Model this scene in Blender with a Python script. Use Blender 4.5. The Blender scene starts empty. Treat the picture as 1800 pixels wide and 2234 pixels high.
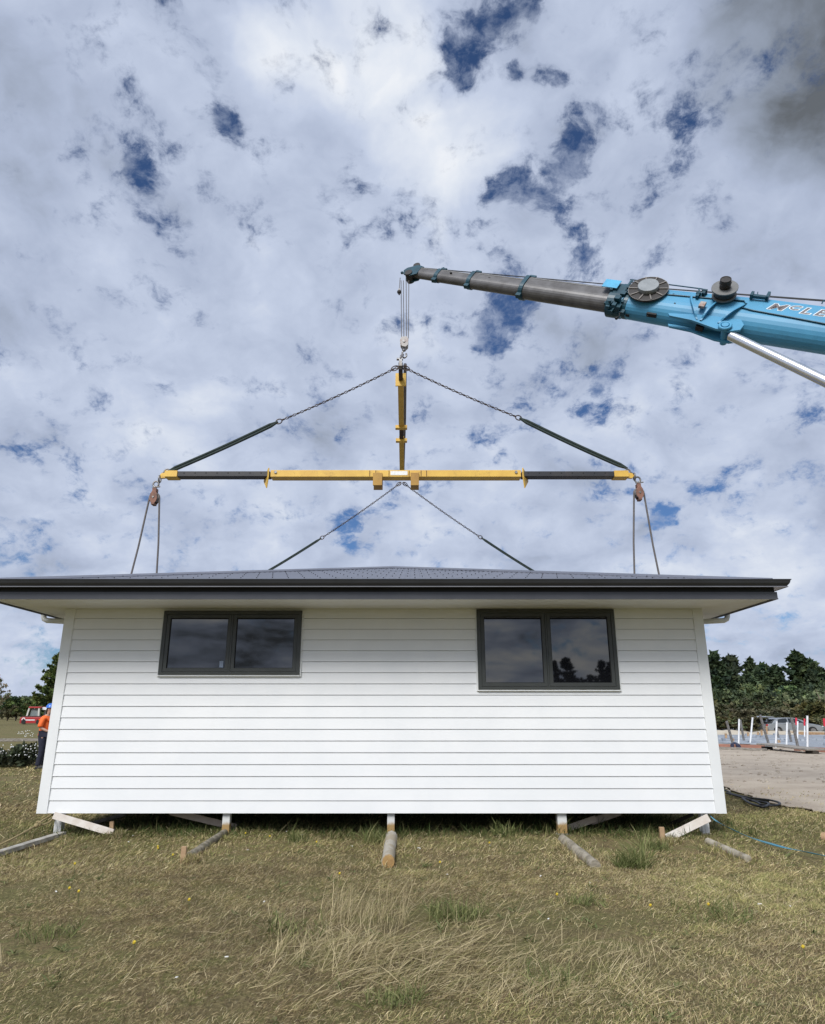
import bpy, math, random
import numpy as np
from mathutils import Vector, Matrix, noise as mnoise
random.seed(7)
R = math.radians
S = bpy.context.scene
COL = S.collection

# ------------------------------------------------------------------ camera
FPX, PITCH, EYE = 1482.0, R(16.5), 1.57       # focal length in px of the 1800 px wide photo
cam = bpy.data.objects.new('camera', bpy.data.cameras.new('camera'))
COL.objects.link(cam)
cam.location = (0, 0, EYE)
cam.rotation_euler = (math.pi / 2 + PITCH, 0, 0)
cam.data.sensor_fit = 'HORIZONTAL'
cam.data.sensor_width = 36.0
cam.data.lens = 36.0 * FPX / 1800.0
cam.data.clip_start = 0.05
cam.data.clip_end = 4000
S.camera = cam
S.render.resolution_x, S.render.resolution_y = 825, 1024
S.view_settings.view_transform = 'Standard'
S.view_settings.look = 'None'
S.view_settings.gamma = 1.0
S.view_settings.exposure = 0.0
S.cycles.max_bounces = 6
S.cycles.transparent_max_bounces = 8

CP, SP = math.cos(PITCH), math.sin(PITCH)
def ray(px, py):
    dx, dy = (px - 900) / FPX, (1117 - py) / FPX
    return Vector((dx, CP - dy * SP, SP + dy * CP))
def P(px, py, Y):
    d = ray(px, py); return Vector((0, 0, EYE)) + d * (Y / d.y)
def G(px, py, z=0.0):
    d = ray(px, py); return Vector((0, 0, EYE)) + d * ((z - EYE) / d.z)
def proj(v):
    r = Vector(v) - Vector((0, 0, EYE)); zc = r.y * CP + r.z * SP; up = r.z * CP - r.y * SP
    return 900 + FPX * r.x / zc, 1117 - FPX * up / zc, zc

# ------------------------------------------------------------------ sun + sky
SUN_EL, SUN_AZ = R(42), R(200)       # behind the camera, a little to the left
sd = Vector((math.sin(SUN_AZ) * math.cos(SUN_EL), math.cos(SUN_AZ) * math.cos(SUN_EL), math.sin(SUN_EL)))
sun = bpy.data.objects.new('sun', bpy.data.lights.new('sun', 'SUN'))
COL.objects.link(sun)
sun.data.energy = 3.0
sun.data.angle = R(22)
sun.data.color = (1.0, 0.975, 0.93)
sun.rotation_euler = sd.to_track_quat('Z', 'Y').to_euler()

W = bpy.data.worlds.new('World'); S.world = W; W.use_nodes = True
W.cycles.sampling_method = 'MANUAL'; W.cycles.sample_map_resolution = 512
nt = W.node_tree; nt.nodes.clear()
class NT:
    def __init__(s, t): s.t = t
    def n(s, typ, **kw):
        x = s.t.nodes.new(typ)
        for k, v in kw.items(): setattr(x, k, v)
        return x
    def put(s, sock, v):
        if isinstance(v, bpy.types.NodeSocket): s.t.links.new(v, sock)
        elif v is not None: sock.default_value = v
    def m(s, op, a, b=None, c=None, clamp=False):
        x = s.n('ShaderNodeMath', operation=op, use_clamp=clamp)
        s.put(x.inputs[0], a)
        if b is not None: s.put(x.inputs[1], b)
        if c is not None: s.put(x.inputs[2], c)
        return x.outputs[0]
    def vm(s, op, a, b=None, scale=None):
        x = s.n('ShaderNodeVectorMath', operation=op)
        s.put(x.inputs[0], a)
        if b is not None: s.put(x.inputs[1], b)
        if scale is not None: s.put(x.inputs['Scale'], scale)
        return x.outputs['Value'] if op in ('DISTANCE', 'LENGTH', 'DOT_PRODUCT') else x.outputs[0]
    def noise(s, vec, scale, detail=4, rough=.5, dist=0, out='Fac', lac=2.0):
        x = s.n('ShaderNodeTexNoise')
        if vec is not None: s.put(x.inputs['Vector'], vec)
        s.put(x.inputs['Scale'], scale); s.put(x.inputs['Detail'], detail); s.put(x.inputs['Roughness'], rough)
        s.put(x.inputs['Distortion'], dist); s.put(x.inputs['Lacunarity'], lac)
        return x.outputs[out]
    def mr(s, v, a, b, c=0.0, d=1.0, smooth=True):
        x = s.n('ShaderNodeMapRange', interpolation_type='SMOOTHSTEP' if smooth else 'LINEAR')
        s.put(x.inputs[0], v)
        for i, q in enumerate((a, b, c, d)): s.put(x.inputs[i + 1], q)
        return x.outputs[0]
    def mix(s, f, a, b, mode='MIX'):
        x = s.n('ShaderNodeMix', data_type='RGBA', blend_type=mode)
        s.put(x.inputs[0], f); s.put(x.inputs[6], a); s.put(x.inputs[7], b)
        return x.outputs[2]
    def ramp(s, f, stops):
        x = s.n('ShaderNodeValToRGB'); s.put(x.inputs[0], f)
        e = x.color_ramp.elements
        while len(e) < len(stops): e.new(.5)
        for q, (p, c) in zip(e, stops): q.position = p; q.color = (*c, 1)
        return x.outputs[0]
w = NT(nt)
tc = w.n('ShaderNodeTexCoord')
D = w.vm('NORMALIZE', tc.outputs['Generated'])
sx = w.n('ShaderNodeSeparateXYZ'); nt.links.new(D, sx.inputs[0])
zz = w.m('ADD', w.m('MAXIMUM', sx.outputs[2], 0.0), 0.60)
cx = w.n('ShaderNodeCombineXYZ')
nt.links.new(w.m('DIVIDE', sx.outputs[0], zz), cx.inputs[0])
nt.links.new(w.m('DIVIDE', sx.outputs[1], zz), cx.inputs[1])
PP = cx.outputs[0]
def skyP(px, py):
    d = ray(px, py).normalized(); z = max(d.z, 0) + .60
    return Vector((d.x / z, d.y / z, 0))
wv = w.noise(PP, 4.6, 5, .6, 0, 'Color')
wv2 = w.vm('SUBTRACT', wv, (.5, .5, .5))
PW = w.vm('ADD', PP, w.vm('SCALE', wv2, scale=.11))
def blobs(lst, base=None, grow=1.25):
    tot = base
    for px, py, r, a in lst:
        c = skyP(px, py)
        rr = .5 * ((skyP(px + r, py) - c).length + (skyP(px, py - r) - c).length)
        v = w.mr(w.vm('DISTANCE', PW, tuple(c)), rr * grow, 0.0, 0.0, a)
        tot = v if tot is None else w.m('ADD', tot, v)
    return tot
K = 1800 / 1736
holes = [(1050,665,88,1.1),(1015,700,40,.4),(1110,430,66,1.0),(1060,405,42,.8),(1215,555,62,1.0),(1150,480,50,.3),(1190,350,48,.95),(1180,400,40,.5),
         (955,150,46,1.3),(940,95,36,.8),(1060,30,52,1.1),(1090,95,40,1.0),(1020,90,50,.9),(1075,165,32,1.2),(1110,40,40,1.0),(1150,175,40,1.0),(1250,140,46,.9),(1290,115,30,.7),(975,40,50,.8),(1180,190,30,.6),(1215,260,50,.4),(1170,300,60,.5),(465,248,38,1.1),(495,275,34,.7),(300,345,48,.8),
         (325,370,32,.5),(380,300,40,.5),(1270,790,52,.8),(1255,850,48,.6),(1190,760,60,.3),(1080,830,60,.3),(1030,520,45,.6),(1010,500,40,.4),(880,860,50,.7),(700,880,50,.45),(1540,1025,52,.6),
         (1395,1092,36,1.0),(1360,1110,30,.7),(745,1095,34,.6),(735,1128,28,.5),(140,960,55,.75),(30,945,34,.6),(240,1000,30,.4),(120,1060,40,.3),(1660,910,52,.6),(1480,250,80,.35),(1440,350,55,.4),
         (1390,380,50,.4),(1330,750,80,.25),(600,400,40,.35),(660,415,34,.4),(840,500,60,.4),(690,620,40,.3),(800,30,40,.5),(160,20,50,.3),(1290,1000,50,.5),(1230,1010,70,.3),(180,710,45,.25),
         (820,1030,30,.3),(620,1050,30,.3),(1700,1000,60,.2),(60,1150,60,.25),(160,1330,80,.25),(350,130,40,.3),(420,110,40,.3),(590,150,40,.3)]
hb = blobs([(x * K, y * K, r * K, a * 1.05) for x, y, r, a in holes], grow=1.6)
PW3 = w.vm('ADD', PP, w.vm('SCALE', wv2, scale=.07))
n1 = w.noise(PW3, 6.2, 9, .62, .0)
nf = w.noise(PW3, 21.0, 8, .66, .0)
tex = w.m('ADD', w.m('MULTIPLY', w.m('SUBTRACT', n1, .5), 2.3), w.m('MULTIPLY', w.m('SUBTRACT', nf, .5), 3.9))
hw = w.m('MULTIPLY', w.m('POWER', w.m('MAXIMUM', hb, 0.0), .5), .55)          # thin veil reaching out round each gap
veil = w.mr(w.m('ADD', hw, tex), .12, 1.0)
core = w.mr(w.m('ADD', w.m('MULTIPLY', hb, 1.15), w.m('MULTIPLY', tex, .9)), .38, 1.05)
blue = w.m('ADD', w.m('MULTIPLY', veil, .55), w.m('MULTIPLY', core, .45), clamp=True)
lights = [(590,110,130,.34),(800,200,170,.18),(800,60,150,.14),(520,60,90,.12),(910,230,60,.18),(700,150,90,.14),(300,100,250,.05),(930,330,130,.22),(1250,280,170,.05),(900,700,300,.04),(1450,640,120,.05),(1330,900,160,.10),(1620,1180,150,.10),
          (850,1180,300,.05),(250,800,250,.05),(1650,420,120,.04)]
darks = [(1850,-20,560,-.36),(150,150,260,-.07),(60,60,200,-.05),(1600,0,220,-.12),(1700,650,300,-.03),(80,300,260,-.05),(700,300,100,-.07),(1736,300,260,-.16)]
sb = blobs([(x * K, y * K, r * K, a) for x, y, r, a in lights + darks])
n3 = w.noise(PW, 2.6, 8, .55, .2)
n4 = w.noise(w.vm('ADD', PW3, (3.1, 7.7, 0)), 12.0, 7, .52, .3)
n5 = w.noise(w.vm('ADD', PW, (9.3, 2.1, 0)), 6.5, 9, .58, .25)
sh = w.m('ADD', w.m('ADD', sb, .50), w.m('MULTIPLY', w.m('SUBTRACT', n3, .5), .60))
sh = w.m('ADD', sh, w.m('MULTIPLY', w.m('SUBTRACT', n5, .5), .62))
sh = w.m('SUBTRACT', sh, w.m('MULTIPLY', hw, .16))
sh = w.m('ADD', sh, w.m('MULTIPLY', w.m('SUBTRACT', n4, .5), .52))
lowz = w.mr(sx.outputs[2], .42, .03, 0, 1)
back = w.mr(sx.outputs[1], .3, -.3, .16, 1.0)
nl = w.noise(w.vm('MULTIPLY', D, (6.0, 6.0, 24.0)), 1.0, 7, .58, .35)
sh = w.m('ADD', sh, w.m('MULTIPLY', w.m('MULTIPLY', w.m('SUBTRACT', nl, .50), 3.0), w.m('MULTIPLY', lowz, back)))
# thick rims of cloud beside the gaps stay darker; thin veil keeps some blue
cc = w.ramp(sh, [(0.0, (.13, .145, .165)), (.16, (.28, .325, .41)), (.38, (.43, .495, .645)), (.56, (.55, .62, .775)), (.78, (.75, .80, .89)), (1.0, (1.0, 1.0, 1.0))])
# the half of the sky round the sun is brighter
glow = w.mr(w.vm('DOT_PRODUCT', D, tuple(sd)), .84, 1.0, 0.0, 1.6)
gl = w.n('ShaderNodeCombineXYZ')
cc2 = w.vm('SCALE', cc, scale=w.m('ADD', glow, 1.0))
bgc = w.n('ShaderNodeBackground'); nt.links.new(cc2, bgc.inputs[0]); bgc.inputs[1].default_value = 1.0
sky = w.n('ShaderNodeTexSky', sky_type='NISHITA', sun_disc=False)
sky.sun_elevation = SUN_EL; sky.sun_rotation = SUN_AZ; sky.altitude = 200; sky.air_density = 1.0; sky.dust_density = .3; sky.ozone_density = 3.0
bgs = w.n('ShaderNodeBackground'); nt.links.new(w.mix(1.0, sky.outputs[0], (.80, 1.0, 1.30, 1), 'MULTIPLY'), bgs.inputs[0]); bgs.inputs[1].default_value = .065
ms = w.n('ShaderNodeMixShader'); nt.links.new(blue, ms.inputs[0]); nt.links.new(bgc.outputs[0], ms.inputs[1]); nt.links.new(bgs.outputs[0], ms.inputs[2])
wo = w.n('ShaderNodeOutputWorld'); nt.links.new(ms.outputs[0], wo.inputs[0])

# ------------------------------------------------------------------ materials
MATS = {}
def mat(name, c1, c2=None, scale=8, rough=.6, metal=0.0, bump=0.0, bscale=40, detail=5, spec=.5, coord='Object', stretch=None, coat=0.0, ior=None, lo=.35, hi=.65, extra=None):
    if name in MATS: return MATS[name]
    m = bpy.data.materials.new(name); m.use_nodes = True
    t = NT(m.node_tree); b = m.node_tree.nodes['Principled BSDF']
    b.inputs['Roughness'].default_value = rough; b.inputs['Metallic'].default_value = metal
    b.inputs['Specular IOR Level'].default_value = spec; b.inputs['Coat Weight'].default_value = coat
    if ior: b.inputs['IOR'].default_value = ior
    c = t.n('ShaderNodeTexCoord'); v = c.outputs[coord]
    if stretch:
        mp = t.n('ShaderNodeMapping'); t.put(mp.inputs[0], v); mp.inputs['Scale'].default_value = stretch; v = mp.outputs[0]
    if c2 is None: c2 = tuple(x * .82 for x in c1)
    f = t.mr(t.noise(v, scale, detail, .6), lo, hi)
    col = t.mix(f, (*c1, 1), (*c2, 1))
    if extra: col = extra(t, c, col)
    t.put(b.inputs['Base Color'], col)
    if bump:
        bn = t.n('ShaderNodeBump'); bn.inputs['Strength'].default_value = bump; bn.inputs['Distance'].default_value = .02
        t.put(bn.inputs['Height'], t.noise(v, bscale, 6, .65)); t.put(b.inputs['Normal'], bn.outputs[0])
    MATS[name] = m
    return m
def vcol_mat(name, rough=.7, trans=0.0):
    if name in MATS: return MATS[name]
    m = bpy.data.materials.new(name); m.use_nodes = True; t = NT(m.node_tree); b = m.node_tree.nodes['Principled BSDF']
    a = t.n('ShaderNodeAttribute', attribute_name='Col'); oi = t.n('ShaderNodeObjectInfo')
    hs_ = t.n('ShaderNodeHueSaturation'); t.put(hs_.inputs['Color'], a.outputs['Color'])
    if name == 'leaf': t.put(hs_.inputs['Hue'], t.mr(oi.outputs['Random'], 0, 1, .485, .515, False)); t.put(hs_.inputs['Value'], t.mr(t.m('FRACT', t.m('MULTIPLY', oi.outputs['Random'], 7.3)), 0, 1, .72, 1.55, False)); t.put(hs_.inputs['Saturation'], t.mr(t.m('FRACT', t.m('MULTIPLY', oi.outputs['Random'], 13.7)), 0, 1, .7, 1.1, False))
    t.put(b.inputs['Base Color'], hs_.outputs[0])
    b.inputs['Roughness'].default_value = rough; b.inputs['Specular IOR Level'].default_value = .2
    if trans:
        tr = t.n('ShaderNodeBsdfTranslucent'); t.put(tr.inputs[0], a.outputs['Color'])
        mx = t.n('ShaderNodeMixShader'); mx.inputs[0].default_value = trans
        t.t.links.new(b.outputs[0], mx.inputs[1]); t.t.links.new(tr.outputs[0], mx.inputs[2])
        t.t.links.new(mx.outputs[0], t.t.nodes['Material Output'].inputs[0])
    MATS[name] = m
    return m

def dirt_streak(strength, col=(.25, .22, .18), sc=(3, 3, .8)):
    def f(t, c, base):
        mp = t.n('ShaderNodeMapping'); t.put(mp.inputs[0], c.outputs['Object']); mp.inputs['Scale'].default_value = sc
        k = t.mr(t.noise(mp.outputs[0], 2.0, 7, .65), .52, .78, 0, strength)
        return t.mix(k, base, (*col, 1))
    return f
M_white = mat('white_weatherboard_paint', (.82, .825, .82), (.78, .79, .79), 1.2, .42, bump=.03, bscale=60, extra=dirt_streak(.06, (.60, .60, .57), (1.2, 1.2, .5)))
M_trim = mat('white_trim_paint', (.80, .81, .80), (.76, .77, .76), 2, .4)
M_soffit = mat('soffit_paint', (.74, .735, .71), (.69, .68, .655), 1.0, .6, extra=dirt_streak(.15, (.5, .48, .42), (1, 1, 1)))
M_fascia = mat('charcoal_steel', (.06, .062, .07), (.05, .052, .06), 2, .32, bump=.01)
M_gutter = mat('charcoal_gutter', (.035, .037, .042), (.03, .031, .035), 1.5, .28)
M_roof = mat('corrugated_roof', (.125, .13, .16), (.11, .115, .14), 1.2, .38)
M_screw = mat('roof_screw', (.02, .02, .025), None, 5, .5)
M_alu = mat('window_joinery', (.048, .052, .048), (.040, .044, .040), 3, .42)
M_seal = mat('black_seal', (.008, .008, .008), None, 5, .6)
def glass_mat():
    m = bpy.data.materials.new('window_glass'); m.use_nodes = True; b = m.node_tree.nodes['Principled BSDF']; t = NT(m.node_tree)
    c = t.n('ShaderNodeTexCoord')
    t.put(b.inputs['Base Color'], t.mix(t.noise(c.outputs['Object'], .8, 2), (.006, .007, .009, 1), (.012, .012, .014, 1)))
    b.inputs['Roughness'].default_value = .02; b.inputs['IOR'].default_value = 1.95
    bn = t.n('ShaderNodeBump'); bn.inputs['Strength'].default_value = .05; bn.inputs['Distance'].default_value = .01
    t.put(bn.inputs['Height'], t.noise(c.outputs['Object'], 1.6, 1)); t.put(b.inputs['Normal'], bn.outputs[0])
    return m
M_glass = glass_mat()
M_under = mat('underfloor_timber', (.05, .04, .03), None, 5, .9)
M_grey_timber = mat('weathered_timber', (.33, .30, .26), (.18, .16, .13), 5, .85, bump=.4, bscale=30, stretch=(1, 1, 6))
M_pale_timber = mat('pale_brace_timber', (.62, .52, .43), (.50, .41, .33), 4, .75, bump=.15, bscale=30)
M_white_timber = mat('whitewashed_timber', (.70, .66, .60), (.56, .49, .42), 4, .75, bump=.15, bscale=30)
M_raw_timber = mat('raw_pine', (.45, .30, .17), (.33, .21, .12), 6, .8, bump=.2)
M_log = mat('old_log', (.30, .265, .20), (.13, .115, .08), 9, .9, bump=.5, bscale=25)
def pile_extra(t, c, base):
    s = t.n('ShaderNodeSeparateXYZ'); t.put(s.inputs[0], c.outputs['Object'])
    h = t.m('ADD', s.outputs[2], t.m('MULTIPLY', t.m('SUBTRACT', t.noise(c.outputs['Object'], 14, 4), .5), .10))
    return t.mix(t.mr(h, .10, .17), (.36, .23, .09, 1), base)
M_pile = mat('painted_pile', (.68, .68, .66), (.58, .58, .55), 6, .7, bump=.2, extra=pile_extra)
M_pile_white = mat('white_pile', (.70, .71, .70), (.58, .58, .56), 6, .7, bump=.2)
rust = dirt_streak(.55, (.16, .07, .025), (4, 4, 4))
M_yellow = mat('yellow_beam_paint', (.78, .49, .085), (.68, .41, .07), 3, .5, extra=rust)
M_black = mat('black_steel_tube', (.02, .02, .024), (.03, .028, .028), 4, .5, extra=dirt_streak(.3, (.09, .06, .05), (3, 3, 3)))
M_chain = mat('chain_steel', (.06, .05, .055), (.11, .08, .06), 20, .5, metal=.6)
M_galv = mat('galvanised_steel', (.30, .30, .30), (.20, .18, .16), 12, .45, metal=.7)
M_sling = mat('dark_green_sling', (.018, .032, .028), (.030, .045, .04), 12, .8, bump=.3, bscale=60)
M_grey_sling = mat('grey_sling', (.16, .15, .155), (.11, .10, .10), 12, .8)
M_rope = mat('steel_rope', (.17, .15, .14), (.10, .09, .085), 60, .6, metal=.2)
M_rustblock = mat('rusty_block', (.27, .13, .09), (.16, .085, .06), 12, .7, bump=.2)
M_block = mat('white_hook_block', (.50, .47, .44), (.36, .25, .22), 9, .6, lo=.45, hi=.7)
M_crane = mat('crane_blue', (.075, .31, .50), (.062, .265, .44), 1.2, .48, coat=0, extra=dirt_streak(.35, (.06, .14, .19), (2.0, 2.0, 2.0)))
M_teal = mat('crane_teal', (.010, .065, .095), (.008, .045, .065), 4, .4)
M_boomgrey = mat('boom_grey', (.135, .13, .13), (.085, .08, .078), 2.5, .42, metal=.15, extra=dirt_streak(.5, (.05, .045, .04), (2, 2, 2)))
M_chrome = mat('polished_rod', (.75, .75, .76), (.68, .68, .70), 1, .22, metal=.85)
M_reel = mat('reel_dark', (.022, .019, .017), (.035, .03, .027), 12, .6)
M_reelgrey = mat('reel_grey', (.27, .29, .30), (.22, .24, .25), 6, .5)
M_letter = mat('lettering_grey', (.19, .155, .155), (.14, .12, .12), 5, .5)
M_outline = mat('lettering_white', (.80, .88, .92), None, 5, .5)
M_label = mat('white_label', (.85, .84, .80), (.6, .58, .5), 25, .5, lo=.5, hi=.7)
M_tyre = mat('tyre_rubber', (.02, .02, .02), None, 10, .85)
M_pipe = mat('white_pipe', (.82, .83, .84), None, 5, .35)
M_downpipe = mat('downpipe_cream', (.70, .70, .66), None, 5, .35)
M_red = mat('red_paint', (.42, .03, .03), (.33, .025, .025), 4, .45)
M_redcap = mat('red_cap', (.65, .03, .06), None, 4, .5)
M_silver = mat('silver_car_paint', (.32, .34, .35), (.28, .30, .31), 3, .28, metal=.5, coat=.5)
M_carglass = mat('car_glass', (.02, .025, .03), None, 3, .05)
M_formply = mat('reddish_formwork', (.38, .19, .13), (.30, .14, .10), 3, .75)
M_pod = mat('slab_plastic', (.30, .32, .34), (.24, .26, .28), 1.5, .55)
M_sand = mat('pale_sand', (.52, .46, .36), (.42, .36, .27), 1.2, .95, bump=.5, bscale=4)
M_skin = mat('skin', (.50, .30, .22), None, 8, .55)
M_orange = mat('hi_vis_orange', (.95, .17, .03), (.85, .14, .025), 5, .75)
M_navy = mat('navy_cloth', (.012, .014, .028), (.02, .022, .04), 8, .9)
M_helmet = mat('blue_helmet', (.03, .16, .60), None, 5, .3)
M_boot = mat('dark_boot', (.02, .018, .017), None, 8, .6)
M_blue_strap = mat('blue_strap', (.07, .25, .36), (.12, .27, .33), 20, .8)
M_tan_rope = mat('tan_rope', (.36, .29, .15), (.27, .21, .10), 60, .85)
M_hose = mat('black_hose', (.012, .012, .013), None, 20, .5)
M_leaf = vcol_mat('leaf', .65, .12)
M_grass = vcol_mat('grass_blade', .7, .2)
M_bark = mat('bark', (.12, .09, .06), (.07, .05, .035), 10, .9, bump=.5)
M_yflower = mat('yellow_petal', (.62, .50, .04), (.60, .40, .03), 60, .7)
M_wflower = mat('white_petal', (.82, .82, .78), None, 10, .7)

# ------------------------------------------------------------------ mesh builder
def props(o, label=None, cat=None, group=None, kind=None):
    if label: o['label'] = label
    if cat: o['category'] = cat
    if group: o['group'] = group
    if kind: o['kind'] = kind
    return o
def thing(name, loc, label, cat, group=None):
    o = bpy.data.objects.new(name, None); COL.objects.link(o); o.location = loc; o.empty_display_size = .1
    o['_w'] = tuple(loc)
    return props(o, label, cat, group)
def wloc(o):
    v = Vector((0, 0, 0))
    while o: v += Vector(o.location); o = o.parent
    return v
class MB:
    def __init__(s): s.v = []; s.f = []; s.sm = []
    def add(s, vs, fs, smooth=False):
        n = len(s.v); s.v += [Vector(v) for v in vs]
        for f in fs: s.f.append([i + n for i in f]); s.sm.append(smooth)
        return s
    def box(s, x0, x1, y0, y1, z0, z1):
        v = [(x0,y0,z0),(x1,y0,z0),(x1,y1,z0),(x0,y1,z0),(x0,y0,z1),(x1,y0,z1),(x1,y1,z1),(x0,y1,z1)]
        return s.add(v, [(0,3,2,1),(4,5,6,7),(0,1,5,4),(1,2,6,5),(2,3,7,6),(3,0,4,7)])
    def fbox(s, c, ax, ay, az, hx, hy, hz):       # box in its own frame, half sizes
        c = Vector(c); v = []
        for k in (-1, 1):
            for i, j in ((-1,-1),(1,-1),(1,1),(-1,1)): v.append(c + ax * hx * i + ay * hy * j + az * hz * k)
        return s.add(v, [(0,3,2,1),(4,5,6,7),(0,1,5,4),(1,2,6,5),(2,3,7,6),(3,0,4,7)])
    def bar(s, p0, p1, wd, ht, up=(0, 0, 1)):
        p0, p1 = Vector(p0), Vector(p1); a = (p1 - p0).normalized(); sd_ = a.cross(Vector(up)).normalized(); u = sd_.cross(a)
        return s.fbox((p0 + p1) / 2, a, sd_, u, (p1 - p0).length / 2, wd / 2, ht / 2)
    def cyl(s, p0, p1, r0, r1=None, n=12, caps=True):
        r1 = r0 if r1 is None else r1
        return s.tube([p0, p1], [r0, r1], n, caps)
    def tube(s, pts, r, n=8, caps=True, ref=None):
        pts = [Vector(p) for p in pts]
        rs = r if isinstance(r, (list, tuple)) else [r] * len(pts)
        T = []
        for i in range(len(pts)):
            a = pts[max(i - 1, 0)]; b = pts[min(i + 1, len(pts) - 1)]; T.append((b - a).normalized())
        u = Vector(ref) if ref else (Vector((0, 0, 1)) if abs(T[0].z) < .9 else Vector((1, 0, 0)))
        vs = []
        for i, p in enumerate(pts):
            u = (u - T[i] * u.dot(T[i])).normalized(); q = T[i].cross(u)
            for k in range(n):
                t = 2 * math.pi * k / n; vs.append(p + (u * math.cos(t) + q * math.sin(t)) * rs[i])
        fs = [(i*n+k, i*n+(k+1)%n, (i+1)*n+(k+1)%n, (i+1)*n+k) for i in range(len(pts)-1) for k in range(n)]
        s.add(vs, fs, True)
        if caps:
            s.add(vs[:n], [list(range(n))[::-1]]); s.add(vs[-n:], [list(range(n))])
        return s
    def ring(s, c, nrm, R_, r, n=16, m=6, sy=1.0, ydir=None):
        nrm = Vector(nrm).normalized(); a = Vector(ydir) if ydir else (Vector((0,0,1)) if abs(nrm.z) < .9 else Vector((1,0,0)))
        a = (a - nrm * a.dot(nrm)).normalized(); b = nrm.cross(a); c = Vector(c); vs = []
        for i in range(n):
            t = 2*math.pi*i/n; d = a * math.cos(t) * sy + b * math.sin(t); rad = (a * math.cos(t) + b * math.sin(t))
            for j in range(m):
                q = 2*math.pi*j/m; vs.append(c + d * R_ + (rad * math.cos(q) + nrm * math.sin(q)) * r)
        fs = [(i*m+j, ((i+1)%n)*m+j, ((i+1)%n)*m+(j+1)%m, i*m+(j+1)%m) for i in range(n) for j in range(m)]
        return s.add(vs, fs, True)
    def ball(s, c, r, n=12, m=8, sc=(1,1,1)):
        vs = []; c = Vector(c)
        for i in range(m + 1):
            p = math.pi * i / m
            for k in range(n):
                t = 2*math.pi*k/n; vs.append(c + Vector((math.sin(p)*math.cos(t)*sc[0], math.sin(p)*math.sin(t)*sc[1], math.cos(p)*sc[2])) * r)
        return s.add(vs, [(i*n+k, (i+1)*n+k, (i+1)*n+(k+1)%n, i*n+(k+1)%n) for i in range(m) for k in range(n)], True)
    def prism(s, pts, off):                         # planar polygon extruded by a vector
        pts = [Vector(p) for p in pts]; off = Vector(off); n = len(pts)
        s.add(pts + [p + off for p in pts], [list(range(n))[::-1], [i + n for i in range(n)]] + [(i, (i+1)%n, (i+1)%n+n, i+n) for i in range(n)])
        return s
    def loft(s, rings, caps=True, smooth=True, closed=True):
        n = len(rings[0]); vs = [p for r in rings for p in r]
        m = n if closed else n - 1
        s.add(vs, [(i*n+k, i*n+(k+1)%n, (i+1)*n+(k+1)%n, (i+1)*n+k) for i in range(len(rings)-1) for k in range(m)], smooth)
        if caps: s.add(rings[0], [list(range(n))[::-1]]); s.add(rings[-1], [list(range(n))])
        return s
    def build(s, name, m, parent=None, bevel=0, label=None, cat=None, group=None, kind=None):
        off = wloc(parent) if parent else Vector((0, 0, 0))
        loc = Vector((0, 0, 0))
        if not parent:
            a = np.array([tuple(v) for v in s.v]); loc = Vector(((a[:,0].min()+a[:,0].max())/2, (a[:,1].min()+a[:,1].max())/2, a[:,2].min()))
            off = loc
        me = bpy.data.meshes.new(name); me.from_pydata([v - off for v in s.v], [], s.f)
        me.polygons.foreach_set('use_smooth', s.sm); me.materials.append(m)
        import bmesh
        bm = bmesh.new(); bm.from_mesh(me); bmesh.ops.remove_doubles(bm, verts=bm.verts, dist=1e-5) if bevel else None
        bmesh.ops.recalc_face_normals(bm, faces=bm.faces); bm.to_mesh(me); bm.free(); me.update()
        o = bpy.data.objects.new(name, me); COL.objects.link(o); o.location = loc
        if parent: o.parent = parent
        if bevel:
            b = o.modifiers.new('bevel', 'BEVEL'); b.width = bevel; b.segments = 2; b.limit_method = 'ANGLE'
        return props(o, label, cat, group, kind)
def fast_mesh(name, V, F, C, m, smooth=False):
    """V (n,3), F (k,3) triangle indices, C (n,3) colours"""
    me = bpy.data.meshes.new(name)
    me.vertices.add(len(V)); me.vertices.foreach_set('co', V.astype('f').ravel())
    me.loops.add(F.size); me.loops.foreach_set('vertex_index', F.astype('i').ravel())
    me.polygons.add(len(F)); me.polygons.foreach_set('loop_start', (np.arange(len(F)) * F.shape[1]).astype('i'))
    me.update(calc_edges=True)
    if C is not None:
        at = me.color_attributes.new('Col', 'FLOAT_COLOR', 'POINT')
        at.data.foreach_set('color', np.hstack([C, np.ones((len(C), 1))]).astype('f').ravel())
    me.materials.append(m)
    return me
def link(name, me, loc=(0, 0, 0), parent=None):
    o = bpy.data.objects.new(name, me); COL.objects.link(o); o.location = loc
    if parent: o.parent = parent
    return o
def copy_tree(o, parent=None):
    c = o.copy(); COL.objects.link(c); c.parent = parent
    for ch in list(o.children): copy_tree(ch, c)
    return c
def snoise(x, y, sc, seed=0, oct=3):
    rs = np.random.RandomState(seed); out = np.zeros_like(x); amp = 1.0
    for o in range(oct):
        for k in range(5):
            a = rs.rand() * 6.283; f = sc * (2 ** o) * (.6 + .8 * rs.rand()); ph = rs.rand() * 6.283
            out += amp * np.sin((x * math.cos(a) + y * math.sin(a)) * f + ph + 1.7 * np.sin((x * math.sin(a) - y * math.cos(a)) * f * .7 + ph * 2))
        amp *= .55
    return out / 4.0

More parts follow.
